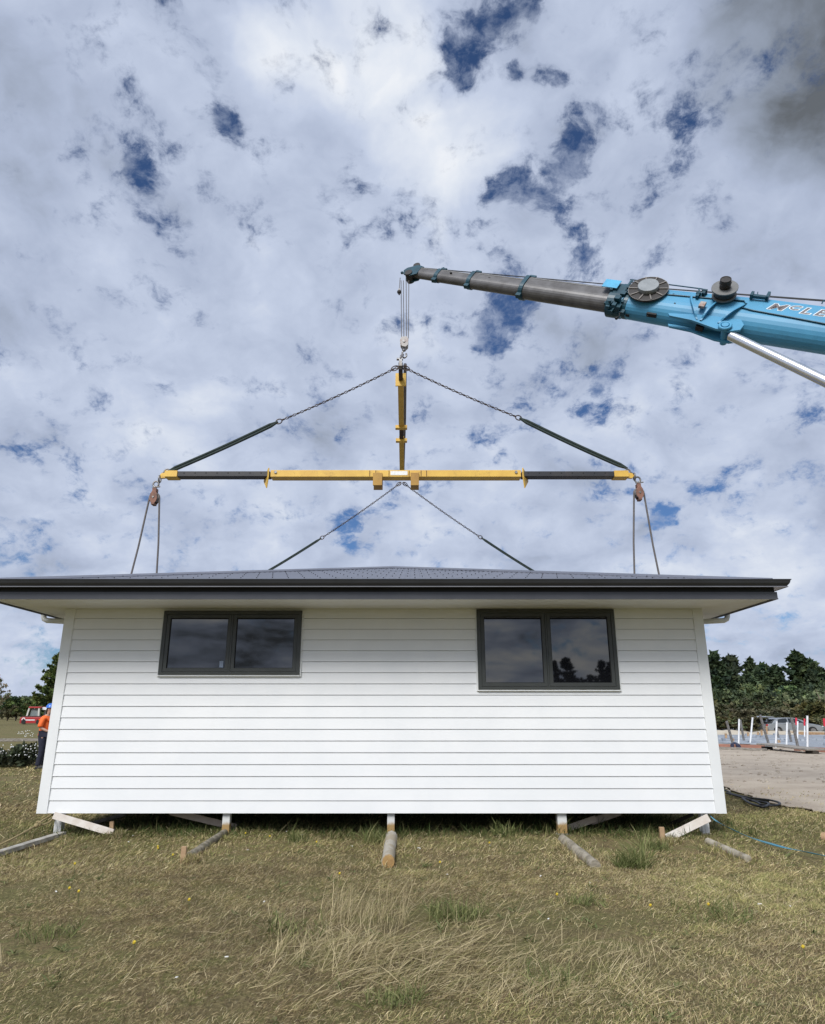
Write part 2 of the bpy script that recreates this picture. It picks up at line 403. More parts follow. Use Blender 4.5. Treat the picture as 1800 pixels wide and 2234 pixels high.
# ------------------------------------------------------------------ ground
def gz(x, y):      # gentle unevenness of the turf, level far away
    return (.012 * math.sin(x * 1.7 + y * .6) + .010 * math.sin(y * 2.3 - x * .9)) * max(0, min(1, (30 - y) / 15))
def make_ground():
    t0 = []
    xs = sorted(set([-1500, -600, -250, -120, -60, -40] + [round(-28 + .4 * i, 3) for i in range(141)] + [40, 60, 120, 250, 600, 1500]))
    ys = sorted(set([-800, -300, -120, -40, -10] + [round(-2 + .4 * i, 3) for i in range(80)] + [34, 40, 55, 80, 130, 220, 500, 1500]))
    vs = [(x, y, gz(x, y) - .012 if abs(x) < 29 and -3 < y < 31 else -.012) for y in ys for x in xs]
    n = len(xs); fs = [(j*n+i, j*n+i+1, (j+1)*n+i+1, (j+1)*n+i) for j in range(len(ys)-1) for i in range(n-1)]
    m = bpy.data.materials.new('dry_turf'); m.use_nodes = True; t = NT(m.node_tree); b = m.node_tree.nodes['Principled BSDF']
    c = t.n('ShaderNodeTexCoord').outputs['Object']
    big = t.noise(c, .55, 5, .6); mid = t.noise(c, 3.5, 6, .65); fine = t.noise(c, 38, 6, .7)
    a = t.ramp(mid, [(.30, (.13, .10, .055)), (.48, (.24, .19, .095)), (.62, (.19, .185, .07)), (.75, (.30, .25, .14))])
    g = t.mix(t.mr(big, .42, .62), a, (.185, .17, .07, 1))
    g = t.mix(t.mr(fine, .38, .66), g, t.mix(.55, g, (.03, .025, .014, 1)))
    # far paddock is greener and smoother
    s = t.n('ShaderNodeSeparateXYZ'); t.put(s.inputs[0], c)
    g = t.mix(t.mr(s.outputs[1], 38, 75), g, t.mix(t.mr(big, .4, .6), (.19, .17, .085, 1), (.125, .14, .05, 1)))
    t.put(b.inputs['Base Color'], g); b.inputs['Roughness'].default_value = .95; b.inputs['Specular IOR Level'].default_value = .1
    bn = t.n('ShaderNodeBump'); bn.inputs['Strength'].default_value = .8; bn.inputs['Distance'].default_value = .03
    t.put(bn.inputs['Height'], fine); t.put(b.inputs['Normal'], bn.outputs[0])
    MB().add(vs, fs, True).build('ground', m, kind='structure')
make_ground()
# dirt building pad, right of the house
M_dirt = mat('bare_dirt', (.47, .40, .31), (.36, .295, .225), .9, .95, bump=1.0, bscale=9, detail=12, lo=.3, hi=.7, extra=dirt_streak(.6, (.24, .19, .15), (.5, .6, 1)))
edge = [G(1480, 1705), G(1560, 1714), G(1640, 1740), G(1700, 1760), G(1760, 1768), G(1830, 1785), G(1960, 1815)]
pad = []
for i in range(len(edge) - 1):
    for k in range(8):
        p = edge[i].lerp(edge[i+1], k / 8); pad.append((p.x + random.uniform(-.07, .07), p.y + random.uniform(-.07, .07), .022))
pad += [(45, 14, .022), (60, 64, .022), (14, 66, .022), (9.0, 50, .022), (7.2, 30, .022)]
MB().prism(pad, (0, 0, .012)).build('dirt_pad', M_dirt, kind='structure')

# ------------------------------------------------------------------ house
WX0, WX1, WY0, WY1, WZ0, WZ1 = -5.065, 4.225, 10.0, 20.0, .27, 3.04
HC = Vector(((WX0 + WX1) / 2, 15, 0))
house = thing('house', (HC.x, HC.y, WZ0), 'white weatherboard house with charcoal hipped roof and two dark front windows', 'house')
def siding():
    mb = MB(); pitch = .1545; prof = []           # (outward, z)
    z = WZ0
    while z < WZ1 - .02:
        zt = min(z + pitch, WZ1)
        if z > WZ0 + .01: prof += [(-.012, z - .0), (-.012, z + .006)]
        prof += [(.019, z + (.006 if z > WZ0 + .01 else 0)), (.007, zt)]
        z += pitch
    prof = [(o, min(q, WZ1)) for o, q in prof]
    sides = [((WX0, WY0), (WX1, WY0), (0, -1)), ((WX1, WY0), (WX1, WY1), (1, 0)), ((WX1, WY1), (WX0, WY1), (0, 1)), ((WX0, WY1), (WX0, WY0), (-1, 0))]
    for a, b, n in sides:
        r0 = [(a[0] + n[0] * o, a[1] + n[1] * o, q) for o, q in prof]; r1 = [(b[0] + n[0] * o, b[1] + n[1] * o, q) for o, q in prof]
        mb.loft([r0, r1], caps=False, smooth=False, closed=False)
    return mb
siding().build('wall', M_white, house)
MB().box(WX0 + .03, WX1 - .03, WY0 + .03, WY1 - .03, WZ0 + .004, WZ0 + .2).build('floor_frame', M_under, house)
for cxx, sx_ in ((WX0, -1), (WX1, 1)):
    for cyy, sy_ in ((WY0, -1), (WY1, 1)):
        t_, wd = .030, .115
        mb = MB()
        xa, xb = sorted((cxx + sx_ * t_, cxx - sx_ * wd)); ya, yb = sorted((cyy, cyy + sy_ * t_))
        mb.box(xa, xb, ya, yb, WZ0 - .004, WZ1)
        xa, xb = sorted((cxx + sx_ * t_, cxx)); ya, yb = sorted((cyy, cyy - sy_ * wd))
        mb.box(xa, xb, ya, yb, WZ0 - .004, WZ1)
        mb.build('corner_board', M_trim, house, bevel=.003)
FX0, FX1, FY0, FY1 = -5.69, 4.85, 8.97, 21.03
def ringbox(mb, x0, x1, y0, y1, t, z0, z1):     # four mitred boards round a rectangle, outer faces on it
    o = [(x0, y0), (x1, y0), (x1, y1), (x0, y1)]; i = [(x0+t, y0+t), (x1-t, y0+t), (x1-t, y1-t), (x0+t, y1-t)]
    vs = [(*p, z0) for p in o + i] + [(*p, z1) for p in o + i]; fs = []
    for k in range(4):
        j = (k + 1) % 4
        fs += [(k, j, j+4, k+4), (k+8, k+12, j+12, j+8), (k, k+8, j+8, j), (k+4, j+4, j+12, k+12)]
    return mb.add(vs, fs)
o_ = [(FX0 + .021, FY0 + .021), (FX1 - .021, FY0 + .021), (FX1 - .021, FY1 - .021), (FX0 + .021, FY1 - .021)]; i_ = [(WX0 - .04, WY0 + .02), (WX1 + .04, WY0 + .02), (WX1 + .04, WY1 - .02), (WX0 - .04, WY1 - .02)]
mb = MB(); fs_ = []
for k in range(4):
    j = (k + 1) % 4; fs_ += [(k, j, j+4, k+4), (k+8, k+12, j+12, j+8), (k, k+8, j+8, j), (k+4, j+4, j+12, k+12)]
mb.add([(*p, WZ1 + .001) for p in o_ + i_] + [(*p, WZ1 + .011) for p in o_ + i_], fs_)
mb.build('soffit', M_soffit, house)
mb = MB(); ringbox(mb, FX0, FX1, FY0, FY1, .02, WZ1 - .014, WZ1 + .078)
ringbox(mb, FX0 - .004, FX1 + .004, FY0 - .004, FY1 + .004, .014, WZ1 - .020, WZ1 - .008)
mb.build('fascia', M_fascia, house)
mb = MB(); ringbox(mb, FX0 + .022, FX1 - .022, FY0 + .022, FY1 - .022, .02, WZ1 + .02, WZ1 + .205); mb.build('eaves_shade_band', M_seal, house)  # set-back timber band, coloured black for the shade under the gutter
def gutter():
    prof = [(-.02, .135), (-.02, .128), (-.02, .045), (.085, .045), (.092, .049), (.094, .062), (.105, .075), (.118, .092), (.124, .11), (.128, .128), (.137, .134), (.137, .142), (.120, .142), (.116, .120), (.09, .06), (-.012, .055), (-.012, .135)]
    z = WZ1 + .130
    rings = []
    for cx_, cy_, sx_, sy_ in ((FX0, FY0, -1, -1), (FX1, FY0, 1, -1), (FX1, FY1, 1, 1), (FX0, FY1, -1, 1), (FX0, FY0, -1, -1)):
        rings.append([(cx_ + sx_ * (o + .005), cy_ + sy_ * (o + .005), z - .045 + q) for o, q in prof])
    return MB().loft(rings, caps=False, smooth=False)
gt = gutter().build('gutter', M_gutter, house)
mb = MB(); ringbox(mb, FX0 - .106, FX1 + .106, FY0 - .106, FY1 + .106, .010, WZ1 + .127, WZ1 + .136); mb.build('gutter_glint_bead', mat('bead_glint_grey', (.20, .20, .215), None, 2, .4), gt)  # lighter grey on the bead paints in the reflection along the gutter edge
# roof: four corrugated planes meeting in one point
EZ = WZ1 + .214; AP = Vector((HC.x, 15, 4.70))
RX0, RX1, RY0, RY1 = FX0 - .045, FX1 + .045, FY0 - .045, FY1 + .045
def roof():
    mb = MB(); amp = .005
    for (ax, a0, a1, b0, b1) in (('x', RX0, RX1, RY0, 15.0), ('x', RX0, RX1, RY1, 15.0), ('y', RY0, RY1, RX0, HC.x), ('y', RY0, RY1, RX1, HC.x)):
        n = int((a1 - a0) / .076 * 6); mid = (a0 + a1) / 2 if ax == 'y' else HC.x; vs = []
        for i in range(n + 1):
            a = a0 + (a1 - a0) * i / n; k = 1 - abs(a - mid) / (max(mid - a0, a1 - mid)); k = max(0, min(1, k))
            w_ = amp * math.sin(2 * math.pi * a / .076)
            for tt in (0, k):
                b = b0 + (b1 - b0) * tt; z = EZ + (AP.z - EZ) * tt + w_
                vs.append((a, b, z) if ax == 'x' else (b, a, z))
        mb.add(vs, [(2*i, 2*i+2, 2*i+3, 2*i+1) for i in range(n)], True)
    return mb
rf = roof().build('roof', M_roof, house)
sc_ = MB()
for tt in (.025, .12, .21, .30, .39, .48, .57, .66, .75, .84):
    for i in range(-24, 25):
        a = HC.x + i * .228 + (.076 * 1.5 if round(tt * 100) % 2 else 0)
        k = 1 - abs(a - HC.x) / (RX1 - HC.x)
        if k <= tt + .02: continue
        z = EZ + (AP.z - EZ) * tt + .012; y = RY0 + (15 - RY0) * tt
        sc_.cyl((a, y, z - .002), (a, y - .004, z + .010), .009, .006, 6)
props(sc_.build('roof_screw', M_screw, rf), kind='stuff')
for cxx, cyy in ((RX0, RY0), (RX1, RY0), (RX1, RY1), (RX0, RY1)):
    c = Vector((cxx, cyy, EZ + .006)); d = (AP + Vector((0, 0, .01)) - c); a = d.normalized(); s_ = a.cross(Vector((0, 0, 1))).normalized()
    mb = MB(); rings = []
    for tt in (.012, 1.0):
        p = c + d * tt
        rings.append([p - s_ * .16 + Vector((0,0,-.030)), p - s_ * .15 + Vector((0,0,-.012)), p - s_ * .03 + Vector((0,0,.022)), p + Vector((0,0,.034)), p + s_ * .03 + Vector((0,0,.022)), p + s_ * .15 + Vector((0,0,-.012)), p + s_ * .16 + Vector((0,0,-.030))])
    mb.loft(rings, caps=True, smooth=False); mb.build('hip_capping', M_roof, rf)
# downpipes hooking back from the side gutters
for sx_, xf, xw in ((-1, FX0, WX0), (1, FX1, WX1)):
    for Yp in (10.6, 18.9):
        mb = MB()
        g = xf + sx_ * .05; wx = xw + sx_ * .075
        pts = [(g, Yp, WZ1 + .10), (g, Yp, WZ1 - .03), (g - sx_ * .015, Yp, WZ1 - .065), (g - sx_ * .06, Yp, WZ1 - .088), (wx + sx_ * .08, Yp, WZ1 - .115), (wx + sx_ * .02, Yp, WZ1 - .135), (wx, Yp, WZ1 - .20), (wx, Yp, WZ0 + .1)]
        mb.tube(pts, .040, 12); mb.tube([(g, Yp, WZ1 + .0), (g, Yp, WZ1 + .09)], .047, 12)
        mb.build('downpipe', M_downpipe, house)
# windows
def window(px0, px1, pyt, pyb, sticker):
    x0, x1 = P(px0, 1400, WY0).x, P(px1, 1400, WY0).x; z1, z0 = P(850, pyt, WY0 - .05).z, P(850, pyb, WY0 - .05).z
    yf, yb = WY0 - .065, WY0 + .01; fw = .052
    mb = MB()
    mb.box(x0, x1, yf, yb, z0, z0 + fw * .7); mb.box(x0, x1, yf, yb, z1 - fw, z1)
    mb.box(x0, x0 + fw, yf, yb, z0 + fw * .7, z1 - fw); mb.box(x1 - fw, x1, yf, yb, z0 + fw * .7, z1 - fw)
    xm = (x0 + x1) / 2
    mb.box(xm - .012, xm + .012, yf + .004, yb, z0 + fw * .7, z1 - fw)
    win = mb.build('window', M_alu, house)
    tr = MB(); tt = .022
    tr.box(x0 - tt, x0 - .001, yf + .025, yb, z0 - tt, z1 + .0); tr.box(x1 + .001, x1 + tt, yf + .025, yb, z0 - tt, z1 + .0)
    tr.box(x0 - .001, x1 + .001, yf + .012, yb, z0 - tt, z0 - .001)
    tr.build('window_trim', M_trim, win)
    for k, (a, b) in enumerate(((x0 + fw + .004, xm - .016), (xm + .016, x1 - fw - .004))):
        sw = .048; s = MB(); c0, c1 = z0 + fw * .7 + .006, z1 - fw - .004; ys, ye = yf + .008, yb - .01
        s.box(a, b, ys, ye, c0, c0 + sw); s.box(a, b, ys, ye, c1 - sw, c1); s.box(a, a + sw, ys, ye, c0 + sw, c1 - sw); s.box(b - sw, b, ys, ye, c0 + sw, c1 - sw)
        s.build('sash', M_alu, win)
        s = MB(); q = .007
        for A in ((a+sw, b-sw, c0+sw, c0+sw+q), (a+sw, b-sw, c1-sw-q, c1-sw), (a+sw, a+sw+q, c0+sw+q, c1-sw-q), (b-sw-q, b-sw, c0+sw+q, c1-sw-q)): s.box(A[0], A[1], ys + .020, ye, A[2], A[3])
        s.build('glazing_seal', M_seal, win)
        g = MB(); tilt = (.0006, -.0009)[k] * (1 if sticker else -1)
        g.add([(a+sw, ys+.030, c0+sw), (b-sw, ys+.030+tilt, c0+sw), (b-sw, ys+.030+tilt, c1-sw), (a+sw, ys+.030, c1-sw)], [(0, 1, 2, 3)])
        g.build('glass_pane', M_glass, win)
        if sticker and k == 0:
            MB().box(b - sw - .085, b - sw - .03, ys + .026, ys + .0275, c0 + sw + .012, c0 + sw + .105).build('sticker', mat('pale_sticker', (.22, .27, .36), None, 8, .5), win)
    return win
window(355, 657.5, 1332.5, 1472, True)
window(1040.5, 1342, 1329.5, 1504, False)

# ------------------------------------------------------------------ piles, braces, stakes, logs under the house
def pile(px, label, white=False, w_=.10):
    x = P(px, 1800, 10.08).x; t = thing('timber_pile', (x, 10.09, 0), label, 'pile', 'piles under the front wall of the house')
    MB().box(x - w_/2, x + w_/2, 10.04, 10.04 + w_, -.03, WZ0 + .002).build('shaft', M_pile_white if white else M_pile, t, bevel=.004)
    MB().cyl((x, 10.09, -.02), (x, 10.09, .012), w_ * .8, w_ * .65, 10).build('footing', M_log, t)
pile(129, 'short white-painted pile under the left corner of the house', True)
pile(494, 'white pile with brown foot between the left corner and the middle pile')
pile(853, 'pile with ochre-stained foot under the middle of the house')
pile(1226, 'thick white pile with stained foot at the head of the grey log', False, .125)
pile(1537, 'leaning-board pile, white, under the right corner of the house', True)
def plank(a, b, Ya, Yb, w_, h_, m, name, label, cat, group=None):
    pa, pb = P(*a, Ya), P(*b, Yb)
    return MB().bar(pa, pb, h_, w_, up=(0, -1, .25)).build(name, m, None, bevel=.003, label=label, cat=cat, group=group)
plank((118, 1779), (247, 1817), 9.93, 9.93, .05, .088, M_white_timber, 'brace_plank', 'whitish brace board sloping from the left corner pile down to the grass', 'plank', 'brace boards under the house')
plank((150, 1811), (275, 1776), 11.0, 11.0, .05, .05, M_grey_timber, 'brace_plank', 'thin grey board rising behind the left corner pile', 'plank', 'brace boards under the house')
plank((372, 1771), (515, 1805), 10.35, 10.35, .05, .085, M_pale_timber, 'brace_plank', 'pale board sloping down behind the second pile from the left', 'plank', 'brace boards under the house')
plank((1234, 1809), (1300, 1786), 10.4, 10.4, .05, .085, M_pale_timber, 'brace_plank', 'lower pale board rising rightward from the thick pile', 'plank', 'brace boards under the house')
plank((1290, 1793), (1352, 1772), 10.55, 10.55, .05, .09, M_pale_timber, 'brace_plank', 'upper pale board overlapping another behind the thick pile', 'plank', 'brace boards under the house')
plank((1454, 1829), (1546, 1784), 9.90, 9.90, .055, .10, M_white_timber, 'brace_plank', 'white brace board sloping from the right corner pile down to the left', 'plank', 'brace boards under the house')
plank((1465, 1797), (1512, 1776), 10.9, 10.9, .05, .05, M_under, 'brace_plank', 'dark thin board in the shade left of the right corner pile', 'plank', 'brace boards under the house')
def stake(px, py, h, lean, label, w_=.055):
    g = G(px, py); MB().bar(g - Vector((0, 0, .04)), g + Vector((lean, 0, h)), w_, w_ * .7, up=(0, 1, 0)).build('timber_stake', M_raw_timber, None, bevel=.003, label=label, cat='stake', group='short survey stakes by the house')
stake(244, 1818, .15, -.015, 'short wooden stake beside the lower end of the left brace board')
stake(399, 1884, .17, .0, 'square-cut stake at the near end of the thin log')
stake(1446, 1834, .16, .0, 'reddish stake touching the lower end of the right white brace board', .06)
def logp(a, b, r, m, name, label, z=None, cat='log', sq=False, n=9):
    pa, pb = G(*a), G(*b); z = r * .45 if z is None else z; pa.z = pb.z = z
    mb = MB()
    if sq: mb.bar(pa, pb, r * 2.2, r * 1.1)
    else:
        pts = []; rs = []
        for i in range(n):
            p = pa.lerp(pb, i / (n - 1)); p.x += random.uniform(-.004, .004); pts.append(p); rs.append(r * (1.04 - .1 * i / n) * random.uniform(.985, 1.015))
        mb.tube(pts, rs, 9)
    return mb.build(name, m, None, bevel=.004 if sq else 0, label=label, cat=cat)
logp((-90, 1895), (136, 1824), .045, mat('grey_skid', (.46, .44, .39), (.28, .26, .22), 5, .85, bump=.4), 'timber_skid', 'long grey sawn timber lying on the grass from the left edge to the corner pile', .03, 'timber', True)
logp((412, 1874), (520, 1800), .048, M_log, 'log', 'thin brown log lying from the square-cut stake to the second pile')
logp((854, 1832), (847, 1888), .075, mat('pale_log', (.40, .37, .31), (.33, .28, .20), 3, .85, bump=.3, lo=.45, hi=.6), 'log', 'stubby pale log with ochre end in front of the middle pile')
lo = bpy.data.objects['log.001']; e_ = G(847, 1888); e_.z = .034; e0_ = G(854, 1832); e0_.z = .034; dd_ = (e_ - e0_).normalized()
MB().cyl(e_ - dd_ * .03, e_ + dd_ * .006, .072, .066, 12).build('log_end', mat('ochre_end', (.42, .26, .10), (.30, .18, .07), 14, .85, bump=.3), lo)
logp((1229, 1838), (1300, 1896), .062, mat('grey_log', (.36, .32, .25), (.20, .175, .13), 12, .9, bump=.4), 'log', 'grey log lying on the grass in front of the thick pile')
logp((1545, 1838), (1632, 1876), .045, mat('light_log', (.44, .40, .32), (.22, .19, .14), 8, .9, bump=.4), 'log', 'half-buried pale log in the grass right of the right corner pile', .01)
logp((1797, 1834), (1850, 1842), .06, M_raw_timber, 'timber_offcut', 'pale timber offcut on the grass at the right edge', .04, 'timber')
# rope and strap
def path(pts, z=.02): return [G(x, y) + Vector((0, 0, zz_ if zz_ is not None else z)) for x, y, zz_ in pts]
def smoothpts(pts, k=6):
    out = []
    for i in range(len(pts) - 1):
        p0 = pts[max(i-1, 0)]; p1 = pts[i]; p2 = pts[i+1]; p3 = pts[min(i+2, len(pts)-1)]
        for j in range(k):
            t = j / k; out.append(.5 * ((2*p1) + (p2-p0)*t + (2*p0-5*p1+4*p2-p3)*t*t + (3*p1-p0-3*p2+p3)*t**3))
    out.append(pts[-1]); return out
rp = [P(-60, 1872, 8.6), P(0, 1843, 9.0), P(30, 1828, 9.2), P(60, 1812, 9.5), P(78, 1801, 9.7), P(95, 1788, 9.9), P(122, 1774, 10.1)]
mb = MB().tube(smoothpts(rp), .013, 6)
mb.tube(smoothpts([P(78, 1801, 9.7), P(95, 1799, 9.75), P(110, 1792, 9.9), P(121, 1778, 10.1)]), .012, 6)
mb.ball(P(79, 1801, 9.68), .03); mb.ring(P(84, 1797, 9.7), (0, 1, .3), .03, .011)
mb.build('rope', M_tan_rope, None, label='tan knotted rope running from the left corner of the house over the grass', cat='rope')
sp = [P(1545, 1776, 10.1), P(1562, 1790, 9.95), G(1590, 1806, .06), G(1640, 1828, .05), G(1700, 1846, .05), G(1760, 1859, .05), G(1810, 1869, .05), G(1900, 1885, .05)]
spp = smoothpts(sp); mb = MB(); rings = []
for i, p in enumerate(spp):
    tw = .4 * math.sin(i * .35); d = Vector((.3, math.cos(tw), math.sin(tw))) * .028
    q = p.copy(); q.z = max(q.z, .045); rings.append([q - d, q + Vector((0, 0, .004)), q + d, q - Vector((0, 0, .004))])
mb.loft(rings); mb.build('lifting_strap', M_blue_strap, None, label='blue-green lifting strap trailing over the grass from the right corner of the house', cat='strap')
hz = lambda p: Vector((p.x + random.uniform(-.05, .05), p.y + random.uniform(-.05, .05), .045))
mb = MB()
mb.tube(smoothpts([hz(G(1500, 1716)), hz(G(1575, 1729)), hz(G(1600, 1737)), hz(G(1640, 1746)), hz(G(1680, 1752)), hz(G(1698, 1758)), hz(G(1692, 1764)), hz(G(1670, 1762)), hz(G(1650, 1757)), hz(G(1620, 1746)), hz(G(1590, 1736))]), .019, 8)
mb.tube(smoothpts([hz(G(1640, 1752)), hz(G(1665, 1757)), hz(G(1682, 1762)), hz(G(1660, 1766)), hz(G(1640, 1758)), hz(G(1618, 1748))]), .022, 8)
mb.build('hose', M_hose, None, label='black hose lying in loops along the edge of the dirt on the right', cat='hose')

# ------------------------------------------------------------------ lifting gear
X1, Z1 = Vector((1, 0, 0)), Vector((0, 0, 1))
YB = 11.5
zb = P(865, 1040, YB).z; bh = .128; bd = .22
bx = lambda px: P(px, 1035, YB).x
cb = thing('spreader_beam', (bx(865), YB, zb), 'long yellow spreader beam with black telescopic ends hanging level above the roof', 'lifting beam')
mb = MB().box(bx(590), bx(1137), YB, YB + bd, zb, zb + bh)
mb.build('sleeve', M_yellow, cb, bevel=.006)
for a, b in ((386, 588), (1139, 1341)):
    mb = MB().box(bx(a), bx(b), YB + .018, YB + bd - .018, zb + .016, zb + bh - .016)
    mb.build('extension_tube', M_black, cb, bevel=.005)
    mb = MB()
    for k in range(8):
        x = bx(a) + (bx(b) - bx(a)) * (k + .6) / 8.4
        mb.cyl((x, YB + .014, zb + bh * .62), (x, YB + .0185, zb + bh * .62), .013, None, 8)
    mb.build('pin_hole', M_seal, cb)
for a, b, s in ((350, 386, -1), (1341, 1381, 1)):
    mb = MB().box(bx(a if s < 0 else a) + (0 if s > 0 else .07), bx(b) - (0 if s < 0 else .07), YB + .004, YB + bd - .004, zb + .004, zb + bh - .006)
    xe = bx(a) if s < 0 else bx(b)
    mb.prism([(xe + s*-.08, YB + .08, zb + bh * .9), (xe + s * .02, YB + .08, zb + bh * .75), (xe + s * .05, YB + .08, zb + bh * .4), (xe + s * .01, YB + .08, zb + .0), (xe - s * .08, YB + .08, zb + .01)], (0, .05, 0))
    mb.build('end_cap', M_yellow, cb, bevel=.004)
for px, s in ((588, -1), (1139, 1)):
    x = bx(px); mb = MB()
    mb.prism([(x, YB - .03, zb + bh + .03), (x, YB - .03, zb - .02), (x + s * .03, YB + .02, zb - .21), (x + s * .13, YB + bd, zb - .02), (x + s * .12, YB + bd + .02, zb + bh - .02)], (s * .018, -.01, 0))
    mb.build('flange_plate', M_yellow, cb, bevel=.003)
    mb = MB().cyl((bx(px - s * 13), YB - .02, zb + bh * .66), (bx(px - s * 13), YB + .01, zb + bh * .66), .026, None, 8)
    mb.build('locking_bolt', M_galv, cb)
for a, b in ((814, 834), (896, 914)):
    mb = MB(); x0_, x1_ = bx(a), bx(b)
    mb.box(x0_, x1_, YB - .03, YB - .003, zb - .17, zb + bh * .52)
    mb.box(x0_, x1_, YB + bd + .003, YB + bd + .03, zb - .17, zb + bh * .52); mb.box(x0_ + .01, x1_ - .01, YB - .002, YB + bd + .002, zb - .17, zb - .15)
    mb.build('bracket', mat('brown_bracket', (.48, .27, .05), (.38, .20, .04), 4, .6), cb, bevel=.003)
MB().box(bx(852), bx(889), YB - .006, YB - .001, zb + .03, zb + bh - .022).build('label_plate', M_label, cb)
mb = MB()
for a in (806, 819, 848, 892, 918, 930): mb.box(bx(a), bx(a) + .012, YB - .004, YB - .001, zb + .01, zb + bh - .01)
mb.build('weld_mark', mat('weld_rust', (.14, .06, .02), None, 4, .7), cb)

# long beam running away from the camera
zl = P(874, 797, YB).z; wl = .118
xl = lambda Y: P(874, 797, YB).x + (P(877, 1052, 18.3).x - P(874, 797, YB).x) * (Y - YB) / (18.3 - YB)
lb = thing('spreader_beam', (xl(15), 15, zl), 'yellow lifting beam seen end-on from below, running away over the roof under the hook', 'lifting beam')
def lbar(y0, y1, w_, z0, z1, name, m, px=0):
    a, b = xl(y0), xl(y1)
    vs = [(a-w_/2,y0,z0),(a+w_/2,y0,z0),(b+w_/2,y1,z0),(b-w_/2,y1,z0),(a-w_/2,y0,z1),(a+w_/2,y0,z1),(b+w_/2,y1,z1),(b-w_/2,y1,z1)]
    return MB().add(vs, [(0,3,2,1),(4,5,6,7),(0,1,5,4),(1,2,6,5),(2,3,7,6),(3,0,4,7)]).build(name, m, lb, bevel=.004)
M_yd = M_yellow
lbar(11.56, 12.2, .08, zl + .015, zl + .095, 'extension_tube', mat('rust_steel_tube', (.07, .035, .02), (.04, .025, .02), 6, .7))
lbar(12.2, 14.35, wl, zl, zl + .12, 'sleeve', M_yd)
lbar(14.25, 15.2, .098, zl + .012, zl + .108, 'extension_tube', mat('rust_steel_tube', (.07, .035, .02), None))
lbar(15.2, 18.1, wl * .98, zl, zl + .12, 'sleeve', M_yd)
lbar(12.14, 12.17, .21, zl - .10, zl + .18, 'flange_plate', M_yd)
for y in (14.35, 15.13):
    lbar(y - .02, y + .10, .27, zl - .045, zl + .03, 'bracket', M_yd)
mb = MB().box(xl(11.5) - .075, xl(11.5) + .045, 11.47, 11.53, zl + .115, zl + .145)
mb.box(xl(11.5) - .03, xl(11.5) + .03, 11.46, 11.60, zl - .03, zl + .12)
mb.build('end_cap', M_galv, lb, bevel=.004)

def chain(mb, a, b, pitch=.062, r=.008, lw=.017):
    a, b = Vector(a), Vector(b); d = (b - a); n = max(2, int(d.length / pitch)); t = d.normalized()
    s_ = t.cross(Vector((0, 1, 0))).normalized(); u = t.cross(s_)
    for i in range(n):
        c = a + d * ((i + .5) / n); nr = s_ if i % 2 else u
        mb.ring(c, nr, lw, r, 8, 4, sy=1.75, ydir=t)
def sag(a, b, k, n=12):
    a, b = Vector(a), Vector(b); return [a.lerp(b, i / n) - Vector((0, 0, k * 4 * (i/n) * (1 - i/n))) for i in range(n + 1)]
def chain_sling(a, m, b, w_, label, big=1.0):
    t = thing('chain_sling', tuple(a), label, 'sling', 'chain and strap slings')
    a, m, b = Vector(a), Vector(m), Vector(b)
    mb = MB(); pts = sag(a, m, .03, 8)
    for i in range(8): chain(mb, pts[i], pts[i+1], .064 * big, .0095 * big, .019 * big)
    mb.build('chain', M_chain, t)
    d = (b - m).normalized()
    MB().ring(m + d * .05, (0, 1, 0), .045 * big, .012 * big, 14, 6, 1.3, tuple(d)).build('joining_link', M_chain, t)
    MB().ring(a + (m - a).normalized() * .07, (0, 1, 0), .045 * big, .011 * big, 14, 6, 1.7, tuple(m - a)).build('master_link', M_chain, t)
    nrm = d.cross(Vector((0, 1, 0))).normalized(); mb = MB()
    for off in (-.24, .24):
        p0 = m + d * .07; rr = []
        for i in range(15):
            q = p0.lerp(b, i / 14); k = min(1, 6 * math.sin(math.pi * i / 14)) ; q = q + nrm * w_ * off * k - Z1 * .02 * math.sin(math.pi * i / 14)
            rr.append(q)
        mb.tube(rr, [w_ * .22] + [w_ * .27] * 13 + [w_ * .20], 8)
    mb.build('strap', M_sling, t)
    return t
HK = Vector((P(881, 772, 14.9).x, 14.9, P(881, 772, 14.9).z))
chain_sling(P(869, 800, YB + .05), P(614, 917, YB + .08), P(366, 1029, YB + .1), .095, 'near left sling, chain then dark strap, to the left end of the yellow beam')
chain_sling(P(878, 800, YB + .05), P(1126, 909, YB + .08), P(1369, 1022, YB + .1), .095, 'near right sling, chain then dark strap, to the right end of the yellow beam')
fa = P(877, 1053, 18.25)
chain_sling(fa + Vector((-.03, 0, 0)), P(706, 1171, 18.25), P(555, 1263, 18.25), .07, 'far left sling dropping from under the beam centre behind the left roof slope', 1.0)
chain_sling(fa + Vector((.03, 0, 0)), P(1045, 1170, 18.25), P(1192, 1263, 18.25), .07, 'far right sling dropping from under the beam centre to behind the right roof slope', 1.0)
# slings from hook to both ends of the long beam
t = thing('lifting_sling', tuple(HK), 'short grey sling from the hook to the near end of the beam under it', 'sling', 'slings on the crane hook')
MB().tube([HK + Vector((-.02, -.05, -.05)), Vector((xl(11.5), 11.55, zl + .17))], .03, 8).build('strap', M_grey_sling, t)
MB().ring((xl(11.5), 11.52, zl + .15), (1, 0, 0), .06, .014).build('shackle', M_galv, t)
t = thing('lifting_sling', tuple(HK), 'long grey sling from the hook down behind the beam to its far end', 'sling', 'slings on the crane hook')
p_end = Vector((xl(18.0) + .03, 17.9, zl + .17))
MB().tube([HK + Vector((.035, 0, -.28)), HK.lerp(p_end, .5) + Vector((.035, 0, -.03)), p_end], .04, 8).build('strap', M_grey_sling, t)
MB().ring(p_end, (1, 0, 0), .06, .014).build('shackle', M_galv, t)

